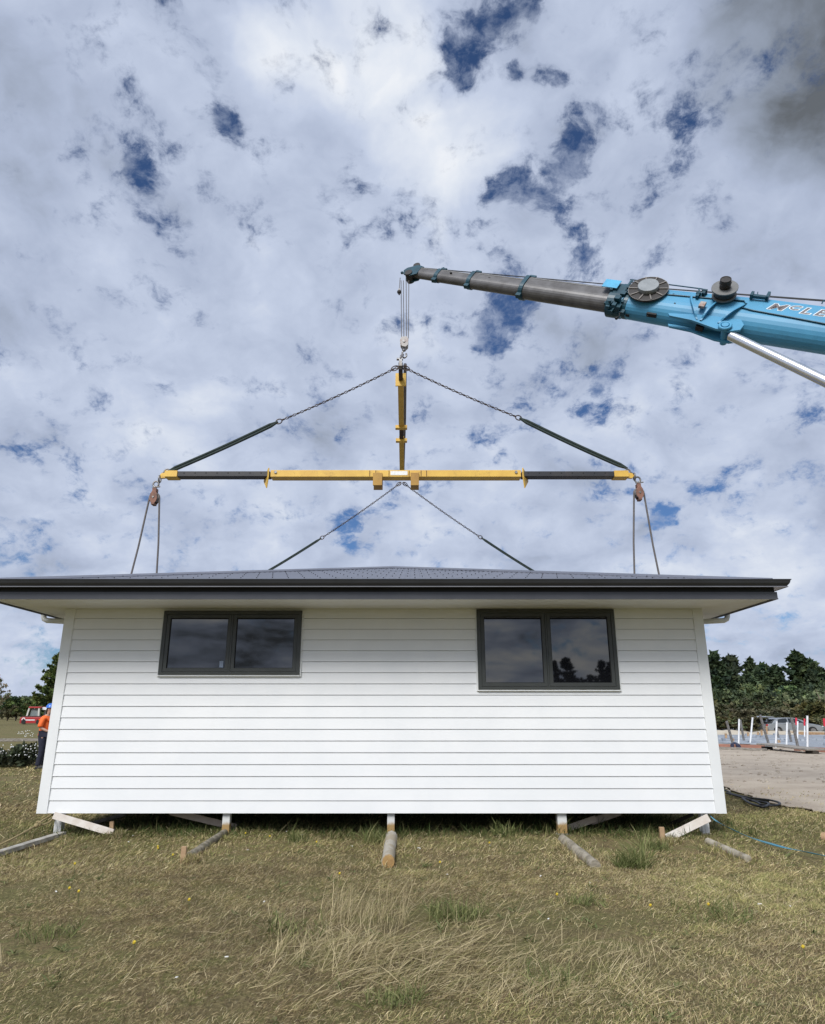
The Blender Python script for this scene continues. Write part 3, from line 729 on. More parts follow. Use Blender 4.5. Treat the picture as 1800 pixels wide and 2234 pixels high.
# pulley blocks with the hoisting rope over each
def pulley(px, py, legs, label, rlabel):
    c = P(px, py, YB + .10); zt = zb + .03
    t = thing('pulley_block', tuple(c), label, 'pulley', 'rusty pulley blocks at the beam ends')
    mb = MB(); s = .018
    for dy in (-.05, .05):
        pts = [(c.x + math.cos(a) * .070 * (1 if abs(math.cos(a)) > .5 else .9), c.y + dy, c.z + math.sin(a) * .125) for a in [math.radians(x) for x in range(0, 360, 30)]]
        mb.prism(pts, (0, .014 if dy > 0 else -.014, 0))
    mb.box(c.x - .03, c.x + .03, c.y - .062, c.y + .062, c.z - .14, c.z - .11); mb.box(c.x - .035, c.x + .035, c.y - .055, c.y + .055, c.z + .11, c.z + .17)
    mb.build('cheek_plates', M_rustblock, t, bevel=.004)
    MB().cyl((c.x, c.y - .035, c.z), (c.x, c.y + .035, c.z), .085, None, 16).build('sheave', M_galv, t)
    MB().cyl((c.x, c.y - .075, c.z), (c.x, c.y + .075, c.z), .018, None, 8).build('axle', M_galv, t)
    mb = MB(); mb.cyl((c.x, c.y, c.z + .16), (c.x, c.y, c.z + .215), .022, None, 8); mb.cyl((c.x - .05, c.y - .02, c.z + .185), (c.x + .09, c.y - .03, c.z + .20), .012, None, 6)
    mb.ring((c.x, c.y, c.z + .255), (0, 1, 0), .05, .017, 14, 6, 1.1); 
    top = Vector((bx(352) if px < 900 else bx(1381), YB + .1, zb + .05))
    mid = (Vector((c.x, c.y, c.z + .30)) + top) / 2
    mb.ring(mid + Vector((0, 0, .0)), (1, 0, 0), .05, .015, 14, 6, 1.25)
    mb.ring(top + Vector((0, 0, .02)), (0, 1, 0), .035, .014, 12, 6, 1.3)
    mb.ring(top + Vector((.06 if px < 900 else -.06, 0, .075)), (0, 1, 0), .055, .014, 12, 6, 1.0)
    mb.build('shackle', M_galv, t)
    r = MB(); ar = [c + Vector((-.088 * math.cos(a), 0, .088 * math.sin(a))) for a in [math.pi * k / 8 for k in range(9)]]
    (lx, ly), (rx, ry) = legs
    e0 = P(lx, ly, YB + .10); e1 = P(rx, ry, YB + .10)
    def drop(p, e):   # run on to the roof surface
        d = (e - p); q = p.copy()
        for k in range(400):
            q = p + d * (k / 100)
            hx = 1 - abs(q.x - HC.x) / (RX1 - HC.x); hy = (q.y - RY0) / (15 - RY0)
            if q.z < EZ + (AP.z - EZ) * max(0, min(hx, hy)): break
        return q
    q0, q1 = drop(ar[0], e0), drop(ar[-1], e1)
    bow = Vector((.015 if px < 900 else -.015, 0, 0))
    r.tube([q0, q0.lerp(ar[0], .5) + bow] + ar + [q1.lerp(ar[-1], .5) + bow, q1], .0165, 7)
    r.build('lifting_rope', M_rope, None, label=rlabel, cat='rope', group='ropes running over the pulley blocks')
pulley(337, 1086, ((285, 1255), (341, 1255)), 'grey-brown pulley block hanging from the left end of the yellow beam', 'steel rope looped over the left pulley block down to the roof')
pulley(1394, 1076, ((1385, 1250), (1438, 1250)), 'reddish pulley block hanging from the right end of the yellow beam', 'steel rope looped over the right pulley block down to the roof')

# ------------------------------------------------------------------ crane
T = P(905, 596, 14.9); Bp = P(1800, 728, 11.1)
A = (Bp - T).normalized()                          # from tip towards the base
Nn = Vector((.0, -.975, .22)); Nn = (Nn - A * Nn.dot(A)).normalized()    # side face normal, towards the viewer
U = Nn.cross(A); U = U if U.z > 0 else -U
def at_px(px):                                     # distance along the boom whose picture is at px
    lo, hi = -3.0, 40.0
    for _ in range(40):
        mdl = (lo + hi) / 2
        if proj(T + A * mdl)[0] < px: lo = mdl
        else: hi = mdl
    return lo
def bsz(px, h):                                    # height in the photo -> half height in metres
    s = at_px(px); return h * proj(T + A * s)[2] / FPX / 2
crane = thing('mobile_crane', (17.4, 5.6, 0), 'blue mobile crane whose grey telescopic boom reaches in from the right above the house', 'crane')
def prof(hh_, ww):    # rounded-bottom boom section (side, up)
    p = [(-.62, 1), (.62, 1), (.84, .93), (.92, .72), (.92, -.10)]
    for k in range(13):
        a = math.radians(-12 - k * 13); p.append((.92 * math.cos(a), -.12 + .88 * math.sin(a) if True else 0))
    p.append((-.92, -.10)); p.append((-.92, .72)); p.append((-.84, .93))
    return [(x * ww, y * hh_) for x, y in p]
def section(s0, s1, h0, h1, name, m, bevel=0, wr=.82, start_off=0):
    rings = []
    for s, h in ((s0, h0), (s1, h1)):
        c = T + A * s; rings.append([c + Nn * x + U * y for x, y in prof(h, h * wr)])
    return MB().loft(rings, smooth=False).build(name, m, crane, bevel=bevel)
st = [at_px(q) for q in (905, 957, 1030, 1146, 1338)]
hs = [bsz(925, 24), bsz(1000, 28), bsz(1100, 37), bsz(1240, 50)]
for i in range(4): section(st[i] - (.0 if i == 0 else .05), st[i+1] + .05, hs[i], hs[i] * 1.03, 'boom_section', M_boomgrey)
sB = at_px(1338); hB0 = bsz(1400, 68); hB1 = bsz(1657, 97); s16 = at_px(1657); sEnd = s16 + 15.3
section(sB, at_px(1500), hB0, bsz(1500, 80), 'boom_base', M_crane)
section(at_px(1500), s16, bsz(1500, 80), hB1 * .97, 'boom_base', M_crane)
section(s16, sEnd, hB1 * .97, hB1 * 1.02, 'boom_base', M_crane)
def collar(s, h, th, m=M_teal, grow=1.13, wr=.82, name='collar'):
    mb = MB(); c0 = T + A * s
    o = prof(h * grow, h * grow * wr * 1.03); i = prof(h * .98, h * .98 * wr)
    for a0, a1 in ((0, th),):
        r = [[c0 + A * a0 + Nn * x + U * y for x, y in q] for q in (i, o)] + [[c0 + A * a1 + Nn * x + U * y for x, y in q] for q in (o, i)]
        mb.loft(r + [r[0]], caps=False, smooth=False)
    # cable guide on top
    mb.fbox(c0 + A * th / 2 + U * (h * grow + .05) + Nn * h * .3, A, Nn, U, .02, .03, .07)
    mb.fbox(c0 + A * (th / 2 + .07) + U * (h * grow + .03) + Nn * h * .55, A, Nn, U, .08, .02, .03)
    mb.fbox(c0 + A * th / 2 - U * h * (grow + .05) + Nn * h * .2, A, Nn, U, .06, .05, .05)
    return mb.build(name, m, crane, bevel=.004)
for i, (q, hgt) in enumerate(((957, hs[1]), (1030, hs[2]), (1146, hs[3]))):
    collar(at_px(q) - .06, hgt * .98, .10)
collar(sB - .05, hB0 * .98, .30, grow=1.10)
collar(sB + .30, hB0 * 1.0, .09, grow=1.04, m=M_teal)
# ribs / weld lines on grey sections
mb = MB()
for i in range(4):
    for f_ in (.35,):
        h = hs[i]; c0 = T + A * (st[i] + .1); c1 = T + A * (st[i+1] - .05)
        mb.bar(c0 + Nn * h * .82 * .925 + U * h * .70, c1 + Nn * h * .82 * .95 + U * h * .72, .012, .014, up=tuple(U))
mb.build('weld_seam', mat('seam_grey', (.30, .30, .29), None, 6, .5), crane)
mb = MB(); c = T
for q, uu, sz in ((985, .2, .025), (1068, .3, .03), (1210, .35, .05), (1216, -.35, .03), (1190, .5, .02), (1196, .5, .02)):
    s = at_px(q); h = bsz(q, 35 if q < 1146 else 46) * .80
    MB().fbox(T + A * s + Nn * (h * .80) + U * h * uu, A, Nn, U, sz, .03, sz * .5).build('access_hole', M_seal, crane)
# boom head
hh0 = hs[0]
mb = MB(); hc = T
for w_ in (-hh0 * .75, hh0 * .75 - .02):
    q = [hc + A * .16 + U * hh0 * 1.25, hc + A * .0 + U * hh0 * 1.35, hc - A * .22 + U * hh0 * .2, hc - A * .26 - U * hh0 * .6, hc - A * .16 - U * hh0 * 1.7, hc + A * .02 - U * hh0 * 1.8, hc + A * .18 - U * hh0 * 1.0]
    mb.prism([p + Nn * w_ for p in q], Nn * .03)
mb.fbox(hc - A * .02 - U * hh0 * .2, A, Nn, U, .16, hh0 * .7, hh0 * .6)
mb.fbox(hc + A * .05 + U * hh0 * 1.35, A, Nn, U, .12, hh0 * .5, .03)
mb.build('boom_head', M_teal, crane, bevel=.005)
mb = MB()
mb.cyl(hc - A * .05 - U * hh0 * 1.2 - Nn * .14, hc - A * .05 - U * hh0 * 1.2 + Nn * .14, .10, None, 16)
mb.cyl(hc - A * .05 + U * hh0 * 1.5 - Nn * .10, hc - A * .05 + U * hh0 * 1.5 + Nn * .10, .09, None, 16)
mb.build('head_sheave', M_reel, crane)
mb = MB().bar(hc - A * .22 - U * hh0 * .3, hc - A * .36 - U * hh0 * .4, .035, .04); mb.ball(hc - A * .37 - U * hh0 * .4, .04, 8, 6)
mb.build('auxiliary_arm', M_teal, crane)
# luffing cylinder
lug = P(1612, 746, 12.0); s_l = at_px(1612)
lug = T + A * at_px(1600) - U * bsz(1612, 95) * 1.28 + Nn * .12
lp = proj(lug)
l2 = P(1800, 832, lug.y - 1.0); cd = (l2 - lug).normalized()
tL = (2.9 - lug.z) / cd.z
mb = MB().cyl(lug + cd * .15, lug + cd * tL * .62, .094, None, 20)
mb.build('cylinder_rod', M_chrome, crane)
MB().cyl(lug + cd * tL * .60, lug + cd * tL, .16, None, 20).build('cylinder_barrel', M_crane, crane)
h_ = bsz(1600, 92); mb = MB()
# lug plates, bracket with curved arms wrapping the boom
for w_ in (-.16, .10):
    sL = at_px(1600); c0 = T + A * sL
    q = [c0 + A * .20 - U * h_ * .62, c0 - A * .45 - U * h_ * .66, c0 - A * 1.15 - U * h_ * .92, c0 - A * 1.10 - U * h_ * 1.08, c0 - A * .65 - U * h_ * 1.16, c0 - A * .15 - U * h_ * 1.50, c0 + A * .12 - U * h_ * 1.52, c0 + A * .28 - U * h_ * 1.32, c0 + A * .30 - U * h_ * .95]
    mb.prism([p + Nn * (w_ + .10) for p in q], Nn * .05)
mb.cyl(lug - Nn * .26, lug + Nn * .20, .065, None, 14)
mb.ring(lug + Nn * .17, tuple(Nn), .10, .03, 16, 6)
mb.build('cylinder_bracket', M_crane, crane, bevel=.006)
mb = MB()
for q0, sh_, y0_ in ((1497, .36, .45), (1555, -.14, .32), (1614, -.34, .42)):      # curved arms sweeping down to the lug bracket
    c0 = T + A * at_px(q0); hq = bsz(q0, 84 if q0 < 1520 else 90); full = prof(hq, hq * .82); side = full[3:5]; 
    ys_ = [y0_ - (1.0 + y0_) * k / 14 for k in range(15)]; inner = []; outer = []
    for k, yy in enumerate(ys_):
        t_ = k / 14; xx = .92 if yy > -.12 else .92 * math.sqrt(max(0, 1 - ((yy + .12) / .88) ** 2))
        cxx_ = max(xx, .35) * hq * .82; so = sh_ * t_ ** 1.4 * .9
        inner.append(c0 + A * so + Nn * cxx_ * .97 + U * yy * hq * .98); outer.append(c0 + A * (so + .02) + Nn * (cxx_ + hq * (.04 + .34 * t_)) + U * (yy - .16 * t_) * hq)
    n = len(inner); th = A * .035
    vs = inner + outer + [p + th for p in inner] + [p + th for p in outer]; fs = []
    for i in range(n - 1): fs += [(i, i+1, n+i+1, n+i), (2*n+i, 3*n+i, 3*n+i+1, 2*n+i+1), (n+i, n+i+1, 3*n+i+1, 3*n+i)]
    mb.add(vs, fs)
mb.build('saddle_rib', M_crane, crane)
# seam running along the base
mb = MB(); hq = hB1
zig = [(.93, .35, at_px(1443)), (.93, .42, at_px(1540)), (.935, .47, at_px(1612)), (.935, .30, at_px(1618)), (.94, .0, at_px(1610)), (.93, -.12, at_px(1640)), (.92, -.22, at_px(1720)), (.90, -.32, at_px(1800)), (.90, -.33, sEnd - .5)]
pts = []
for x, y, s in zig:
    hq = hB0 + (hB1 - hB0) * min(1, (s - sB) / (s16 - sB)); pts.append(T + A * s + Nn * x * hq * .835 + U * y * hq)
mb.tube(pts, .016, 5); mb.build('weld_seam', M_teal, crane)
# reels
def disc(mb, c, n, r, th, k=24): return mb.cyl(c - n * th / 2, c + n * th / 2, r, None, k)
s = at_px(1408); h = bsz(1408, 70); c = T + A * s + Nn * (h * .82 + .05) + U * h * .46
c = c + Nn * 0
rl = proj(c)[2] * 42 / FPX
mb = MB(); disc(mb, c, Nn, rl, .04, 28); mb.build('hose_reel', M_reel, crane, bevel=.003)
mb = MB(); disc(mb, c + Nn * .07, Nn, rl * .52, .10, 28); mb.build('reel_hub', M_reelgrey, crane, bevel=.006)
mb = MB()
for k in range(10):
    a = 2 * math.pi * k / 10 + .2; d = A * math.cos(a) + U * math.sin(a); mb.bar(c + Nn * .03 + d * rl * .4, c + Nn * .035 + d * rl * .98, .02, .018, up=tuple(Nn))
for q in (.99,): mb.ring(c + Nn * .022, tuple(Nn), rl * q, .008, 30, 4)
mb.build('reel_spoke', mat('spoke_grey', (.24, .22, .20), None, 6, .6), crane)
s = at_px(1567); h = bsz(1567, 86); c = T + A * s + Nn * (h * .82 + .04) + U * h * .62
r2 = proj(c)[2] * 27 / FPX
mb = MB(); disc(mb, c, Nn, r2 * .93, .025); disc(mb, c + Nn * .17, Nn, r2, .025); mb.build('winch_reel', mat('flange_grey', (.17, .17, .165), None, 8, .5), crane)
mb = MB(); disc(mb, c + Nn * .085, Nn, r2 * .78, .14); mb.build('reel_drum', M_reel, crane)
mb = MB(); disc(mb, c + Nn * .27, Nn, r2 * .42, .18, 18); mb.ring(c + Nn * .36, tuple(Nn), r2 * .38, .012, 18, 5); mb.ring(c + Nn * .28, tuple(Nn), r2 * .43, .010, 18, 5); mb.build('reel_motor', M_reel, crane, bevel=.008)
mb = MB(); disc(mb, c - Nn * .08, Nn, r2 * .6, .14); mb.build('reel_mount', M_crane, crane)
# plates, hooks and small brackets on the boom
s = at_px(1330); mb = MB(); c = T + A * (s - .02) + Nn * (hB0 * 1.0) + U * hB0 * .55
mb.fbox(c, A, Nn, U, .17, .01, .13); mb.build('guard_plate', mat('bright_blue', (.10, .42, .66), None, 5, .35), crane, bevel=.004)
mb = MB()
c = T + A * (sB + .25) + Nn * hB0 * .92
mb.bar(c + U * hB0 * 1.25, c - U * hB0 * .1 - A * .02, .04, .03, up=tuple(Nn)); mb.bar(c + A * .16 + U * hB0 * 1.2, c + A * .02 - U * hB0 * .2, .03, .03, up=tuple(Nn))
for k in range(5): mb.bar(c + U * hB0 * (1.1 - .28 * k) - A * .03, c + A * .13 + U * hB0 * (1.1 - .28 * k), .02, .02, up=tuple(Nn))
mb.bar(c + U * hB0 * 1.32 - A * .05, c + U * hB0 * 1.30 + A * 1.45, .018, .018, up=tuple(Nn))
mb.bar(c + U * hB0 * 1.30 + A * 1.45, c + U * hB0 * .78 + A * 1.58, .022, .022, up=tuple(Nn)); mb.bar(c + U * hB0 * 1.30 + A * 1.38, c + U * hB0 * .80 + A * 1.48, .022, .022, up=tuple(Nn))
mb.build('guard_frame', M_teal, crane)
mb = MB(); rnd = random.Random(3)
for k in range(26):
    p = T + A * (sB - .05 + rnd.random() * .42) + Nn * hB0 * rnd.uniform(.35, .95) - U * hB0 * rnd.uniform(-.6, 1.2)
    mb.fbox(p, A, Nn, U, rnd.uniform(.02, .06), rnd.uniform(.02, .04), rnd.uniform(.02, .06))
mb.build('clamp_block', M_teal, crane)
mb = MB(); c = T + A * (sB + .33) - U * hB0 * 1.12 + Nn * .1
mb.tube([c, c - U * .08, c - U * .14 + A * .03, c - U * .20], .014, 6); mb.ball(c - U * .23, .035, 8, 6); mb.build('hose_hook', M_seal, crane); mb = MB()
c = T + A * at_px(1435) - U * bsz(1435, 72) * .95 + Nn * .1; mb.fbox(c, A, Nn, U, .10, .04, .03); mb.tube([c - A * .03, c - A * .08 - U * .06], .012, 5)
mb.build('hose_hook', M_seal, crane); mb = MB(); c = T + A * at_px(1383) - U * bsz(1383, 70) * .98; mb.fbox(c, A, Nn, U, .04, .03, .015)
mb.build('hose_hook', M_seal, crane); mb = MB(); c = T + A * at_px(1545) - U * bsz(1545, 86) * 1.22 + Nn * .1; mb.fbox(c, A, Nn, U, .07, .05, .05)
mb.build('hose_hook', M_seal, crane)
mb = MB()
for q, uu, l in ((1523, .80, .05), (1514, .52, .045)):
    c = T + A * at_px(q) + Nn * bsz(q, 84) * .86 + U * bsz(q, 84) * uu; mb.fbox(c, A, Nn, U, l, .05, .02); mb.fbox(c - U * .05, A, Nn, U, l * .6, .04, .05); mb.build('cable_clip', M_teal, crane); mb = MB()
c = T + A * at_px(1640) + Nn * hB1 * .88 + U * hB1 * .72
mb.fbox(c, A, Nn, U, .15, .03, .03); mb.fbox(c + A * .14 + U * .05, A, Nn, U, .025, .05, .08); mb.fbox(c - A * .14 + U * .02, A, Nn, U, .025, .05, .06); mb.bar(c - A * .05 + U * .05, c - A * .07 + U * .14, .012, .012)
mb.build('cable_clip', M_teal, crane); mb = MB(); c = T + A * at_px(1772) + Nn * hB1 * .80 + U * hB1 * 1.0; mb.tube([c - U * .04, c + U * .02, c + U * .10 + A * .04, c + U * .12 + A * .07], .012, 6)
mb.build('cable_clip', M_teal, crane)
mb = MB()
for q, uu, a_, b_ in ((1470, .62, .05, .022), (1476, .66, .035, .03), (1488, .55, .02, .015), (1461, .55, .015, .01), (1475, -.25, .018, .018)):
    hq = bsz(q, 74); c = T + A * at_px(q) + Nn * hq * .775 * (1 if uu < .6 else .99) + U * hq * uu; MB().fbox(c, A, Nn, U, a_, .004, b_).build('access_hole', M_seal, crane)
mb = MB(); s = at_px(1535); hq = bsz(1535, 84)
mb.fbox(T + A * s + Nn * hq * .93 - U * hq * .35, A, Nn, U, .055, .03, .075); mb.build('sensor_box', mat('rusty_box', (.30, .17, .12), (.4, .38, .36), 8, .6), crane, bevel=.004)
# lettering painted on the boom
def text_mesh(txt, size, off, shear=.35, dx=0, dy=0, sx=1.0):
    cu = bpy.data.curves.new('txt', 'FONT'); cu.body = txt; cu.size = size; cu.offset = off; cu.shear = shear; cu.resolution_u = 4
    o = bpy.data.objects.new('txt', cu); COL.objects.link(o); dg = bpy.context.evaluated_depsgraph_get()
    me = bpy.data.meshes.new_from_object(o.evaluated_get(dg)); bpy.data.objects.remove(o)
    vs = [(v.co.x * sx + dx, v.co.y + dy) for v in me.vertices]; fs = [tuple(p.vertices) for p in me.polygons]; wid = max(v[0] for v in vs)
    bpy.data.meshes.remove(me); return vs, fs, wid
def lettering():
    sz = proj(T + A * at_px(1740))[2] * 30 / FPX
    s0 = at_px(1664); hq = hB1
    face = lambda X_, Y_, lift: T + A * (s0 + X_) + Nn * (hq * .97 * .82 * .92 + .004 + lift) + U * (hq * .17 + Y_)
    for lay, off, lift, m, nm in ((0, .060, 0, M_outline, 'lettering_outline'), (1, .012, .003, M_letter, 'lettering')):
        mb = MB(); x = 0
        for txt, k, dy in (('M', 1.0, 0), ('C', .68, .28), ('L', 1.0, 0), ('E', 1.0, 0), ('O', 1.0, 0), ('D', 1.0, 0)):
            vs, fs, wid = text_mesh(txt, sz * k, off * sz, .35, 0, dy * sz, 1.42)
            mb.add([face(x + a, b, lift) for a, b in vs], fs)
            x += {'M': 1.36, 'C': .80, 'L': .92, 'E': 1.03, 'O': 1.22, 'D': 1.2}[txt] * sz
        mb.build(nm, m, crane)
lettering()
# cables along the boom top
mb = MB()
head_t = T - A * .05 + U * hs[0] * 1.7
for dz, e in ((0, P(1800, 657, 11.4)), (.0, P(1800, 655, 11.9))):
    mid1 = P(1360, 619 + (4 if dz == 0 else -3), 13.2)
    a_ = P(905 if e.y < 11.6 else 900, 583, 14.9)
    mb.tube([a_, mid1, e, e + (e - mid1).normalized() * 11], .0125, 6)
mb.build('winch_cable', M_hose, crane)
# carrier, mostly outside the picture
Q = T + A * sEnd; M_gl = M_carglass
mb = MB().box(Q.x - 3.2, Q.x + 4.2, Q.y - 1.35, Q.y + 1.35, .9, 1.55); mb.build('chassis', M_crane, crane, bevel=.05)
mb = MB().cyl((Q.x - .3, Q.y, 1.55), (Q.x - .3, Q.y, 1.85), 1.0, None, 24).box(Q.x - 1.6, Q.x + 2.4, Q.y - 1.0, Q.y + 1.0, 1.85, 2.7)
mb.prism([(Q.x - .6, Q.y - .9, 2.6), (Q.x + 1.0, Q.y - .9, 2.6), (Q.x + .6, Q.y - .9, Q.z + .5), (Q.x - .2, Q.y - .9, Q.z + .5)], (0, 1.8, 0)); mb.build('turret', M_crane, crane, bevel=.04)
MB().box(Q.x - 1.4, Q.x + .2, Q.y - 1.75, Q.y - 1.02, 1.8, 3.1).build('cab', M_gl, crane, bevel=.08)
for xw_ in (-2.3, -.6, 1.6, 3.3):
    for yw in (-1.3, 1.0):
        wh = MB().cyl((Q.x + xw_, Q.y + yw, .62), (Q.x + xw_, Q.y + yw + .35, .62), .62, None, 24).build('wheel', M_tyre, crane, bevel=.04)
for xw_ in (-2.9, 3.9):
    for sy in (-1, 1):
        MB().bar((Q.x + xw_, Q.y + sy * 1.3, .95), (Q.x + xw_, Q.y + sy * 2.9, .95), .25, .22).cyl((Q.x + xw_, Q.y + sy * 2.9, .06), (Q.x + xw_, Q.y + sy * 2.9, 1.2), .08, None, 10).cyl((Q.x + xw_, Q.y + sy * 2.9, .0), (Q.x + xw_, Q.y + sy * 2.9, .06), .3, None, 16).build('outrigger', M_crane, crane)
# hoist cables and block
mb = MB()
for a, b in ((875, 876), (880, 881), (886, 887), (892, 891)): mb.cyl(P(a, 612, 14.82), P(b, 738, 14.9), .0095, None, 5)
mb.build('hoist_cable', M_rope, None, label='bundle of thin hoist cables from the boom head down to the white hook block', cat='cable')
hbk = thing('hook_block', tuple(P(882, 752, 14.9)), 'worn white hook block hanging on the hoist cables above the beams', 'hook block')
c = P(881.5, 749, 14.9); k = .0108
mb = MB()
for dy in (-.10, .07):
    mb.prism([(c.x - .10, c.y + dy, c.z + .05), (c.x - .06, c.y + dy, c.z + .13), (c.x + .07, c.y + dy, c.z + .14), (c.x + .11, c.y + dy, c.z + .07), (c.x + .10, c.y + dy, c.z - .09), (c.x + .04, c.y + dy, c.z - .15), (c.x - .05, c.y + dy, c.z - .13), (c.x - .09, c.y + dy, c.z - .04)], (0, .035, 0))
mb.box(c.x - .08, c.x + .09, c.y - .07, c.y + .07, c.z - .08, c.z + .12)
mb.build('cheek_plates', M_block, hbk, bevel=.006)
MB().cyl((c.x, c.y - .12, c.z), (c.x, c.y + .12, c.z), .03, None, 10).build('axle', M_galv, hbk)
hk = MB().cyl((c.x, c.y, c.z - .21), (c.x, c.y, c.z - .12), .045, .055, 10)
hk.tube(smoothpts([Vector((c.x, c.y, c.z - .19)), Vector((c.x - .045, c.y, c.z - .27)), Vector((c.x - .04, c.y, c.z - .36)), Vector((c.x + .01, c.y, c.z - .40)), Vector((c.x + .06, c.y, c.z - .35)), Vector((c.x + .05, c.y, c.z - .28))]), .022, 8)
hk.build('hook', M_galv, hbk)
# small ball weight
bt = P(873, 606, 14.7); bb = P(871, 637, 14.7)
t = thing('ball_weight', tuple(bb), 'small dark ball weight hanging on a short line left of the boom head', 'weight')
MB().ball(bb, .055, 12, 8).cyl(bb - Z1 * .08, bb, .02, None, 8).build('ball', M_reel, t)
MB().cyl(bb + Z1 * .04, bb + Z1 * .09, .022, None, 8).build('collar', M_block, t)
MB().cyl(bb + Z1 * .08, bt, .009, None, 5).build('line', M_rope, t)

# ------------------------------------------------------------------ trees and woods
def cards(C, size, per, rs, spread, cols, flat=.5, elong=1.0, up=0.0):
    """leaf cards scattered round clump centres C (n,3); returns V, F, colours"""
    n = len(C) * per
    base = np.repeat(C, per, 0); sp = np.repeat(np.asarray(spread).reshape(-1, 1) if np.ndim(spread) else np.full((len(C), 1), spread), per, 0)
    d = rs.normal(size=(n, 3)); d /= np.linalg.norm(d, axis=1, keepdims=True) + 1e-9
    ctr = base + d * sp * rs.uniform(.2, 1, (n, 1)) * np.array([1, 1, flat])
    a = rs.normal(size=(n, 3)) + d * 1.2 + np.array([0, 0, up]); a /= np.linalg.norm(a, axis=1, keepdims=True)
    b = np.cross(a, rs.normal(size=(n, 3))); b /= np.linalg.norm(b, axis=1, keepdims=True) + 1e-9
    s = size * rs.uniform(.6, 1.4, (n, 1))
    v0 = ctr - a * s * elong * .5 ; v1 = ctr + b * s * .42; v2 = ctr + a * s * elong * .6; v3 = ctr - b * s * .42
    V = np.stack([v0, v1, v2, v3], 1).reshape(-1, 3); F = np.arange(n * 4).reshape(-1, 4)
    ci = rs.randint(0, len(cols), len(C)); cc_ = np.array(cols)[ci]
    cc_ = np.repeat(cc_ * rs.uniform(.7, 1.3, (len(C), 1)), per, 0) * rs.uniform(.75, 1.25, (n, 1))
    return V, F, np.repeat(cc_, 4, 0)
def pine_mesh(name, h, rad, seed, cols, lean=0.0, per=16, gap=.14, size=.45, base=.08, nlev=16):
    rs = np.random.RandomState(seed); C = []; SPR = []
    for i in range(nlev):
        f = base + (1 - base) * (i / nlev) ** .95; z = h * f
        r = rad * (1 - f) ** .85 * (1 + .25 * math.sin(i * 2.1 + seed)) + .15
        nb = rs.randint(4, 7)
        for k in range(nb):
            if rs.rand() < gap: continue
            a = rs.rand() * 6.283; L = r * rs.uniform(.65, 1.2); rise = rs.uniform(.05, .45)
            m_ = max(2, int(L / (size * 1.3)))
            for q in range(m_):
                t_ = (q + 1) / m_; C.append((math.cos(a) * L * t_ + lean * z, math.sin(a) * L * t_, z + L * rise * t_ ** 1.6 + rs.normal() * .08)); SPR.append(size * rs.uniform(.7, 1.1) * (1.15 - .45 * t_))
    C.append((lean * h, 0, h)); SPR.append(size * .45); C.append((lean * h, 0, h * .97)); SPR.append(size * .5)
    V, F, K_ = cards(np.array(C), size, per, rs, SPR, cols, flat=.7, elong=1.5, up=.5)
    return fast_mesh(name, V, F, K_, M_leaf)
def round_mesh(name, h, rad, seed, cols, per=16, size=.4, zb_=.15, n=70, dome=1.0):
    rs = np.random.RandomState(seed); C = []; SPR = []
    lobes = [(rs.uniform(-.5, .5) * rad, rs.uniform(-.5, .5) * rad, h * rs.uniform(.4, .8), rad * rs.uniform(.4, .7)) for _ in range(7)] + [(0, 0, h * .62, rad * .75)]
    for k in range(n):
        lx, ly, lz, lr = lobes[rs.randint(len(lobes))]
        d = rs.normal(size=3); d /= np.linalg.norm(d); q = rs.uniform(.65, 1.0) ** .5
        z = lz + d[2] * lr * q * (h * .38 / rad) * dome
        C.append((lx + d[0] * lr * q, ly + d[1] * lr * q, min(h, max(h * zb_, z)))); SPR.append(size * rs.uniform(1.0, 1.7))
    V, F, K_ = cards(np.array(C), size, per, rs, SPR, cols, flat=.8, elong=1.2, up=.2)
    return fast_mesh(name, V, F, K_, M_leaf)
DG = [(.034, .056, .024), (.046, .070, .028), (.060, .085, .032), (.026, .044, .024)]
MG = [(.095, .13, .045), (.068, .10, .038), (.13, .155, .055), (.052, .078, .035)]
OL = [(.095, .085, .030), (.075, .075, .028), (.060, .066, .026), (.11, .095, .04)]
LT = [(.050, .075, .018), (.070, .095, .022), (.035, .055, .016), (.085, .10, .025)]
def trunk_mesh(h, r, seed, limbs=5):
    rs = random.Random(seed); mb = MB()
    mb.tube([Vector((0, 0, -.1)), Vector((rs.uniform(-.1, .1), 0, h * .4)), Vector((0, rs.uniform(-.1, .1), h * .92))], [r, r * .7, r * .15], 7)
    for k in range(limbs):
        z = h * rs.uniform(.25, .75); a = rs.random() * 6.28; L = h * .22
        mb.tube([Vector((0, 0, z)), Vector((math.cos(a) * L * .5, math.sin(a) * L * .5, z + L * .25)), Vector((math.cos(a) * L, math.sin(a) * L, z + L * .6))], [r * .35, r * .22, r * .08], 5)
    me = bpy.data.meshes.new('trunk'); me.from_pydata(mb.v, [], mb.f); me.polygons.foreach_set('use_smooth', mb.sm); me.materials.append(M_bark); return me
def tree(name, crown, trunk, x, y, sc, rot, label, cat='tree', group=None, sz=None):
    t = thing(name, (x, y, 0), label, cat, group); t.rotation_euler = (0, 0, rot); t.scale = (sc, sc, sz or sc)
    link('crown', crown, parent=t); link('trunk', trunk, parent=t); return t
pines = [pine_mesh('pine_crown', 10, 3.1, 11, DG, size=.62), pine_mesh('pine_crown', 10, 2.7, 12, DG, lean=.03, size=.6, gap=.25), pine_mesh('pine_crown', 10, 3.6, 13, DG, size=.66, nlev=13)]
broad = [round_mesh('crown', 7, 3.0, 21, MG, size=.42, n=95), round_mesh('crown', 7, 3.4, 22, MG + DG, size=.42, n=100)]
shrub = [round_mesh('crown', 4, 3.0, 31, OL, size=.34, n=90, zb_=.05), round_mesh('crown', 4, 3.2, 32, OL + MG[:1], size=.34, n=90, zb_=.05)]
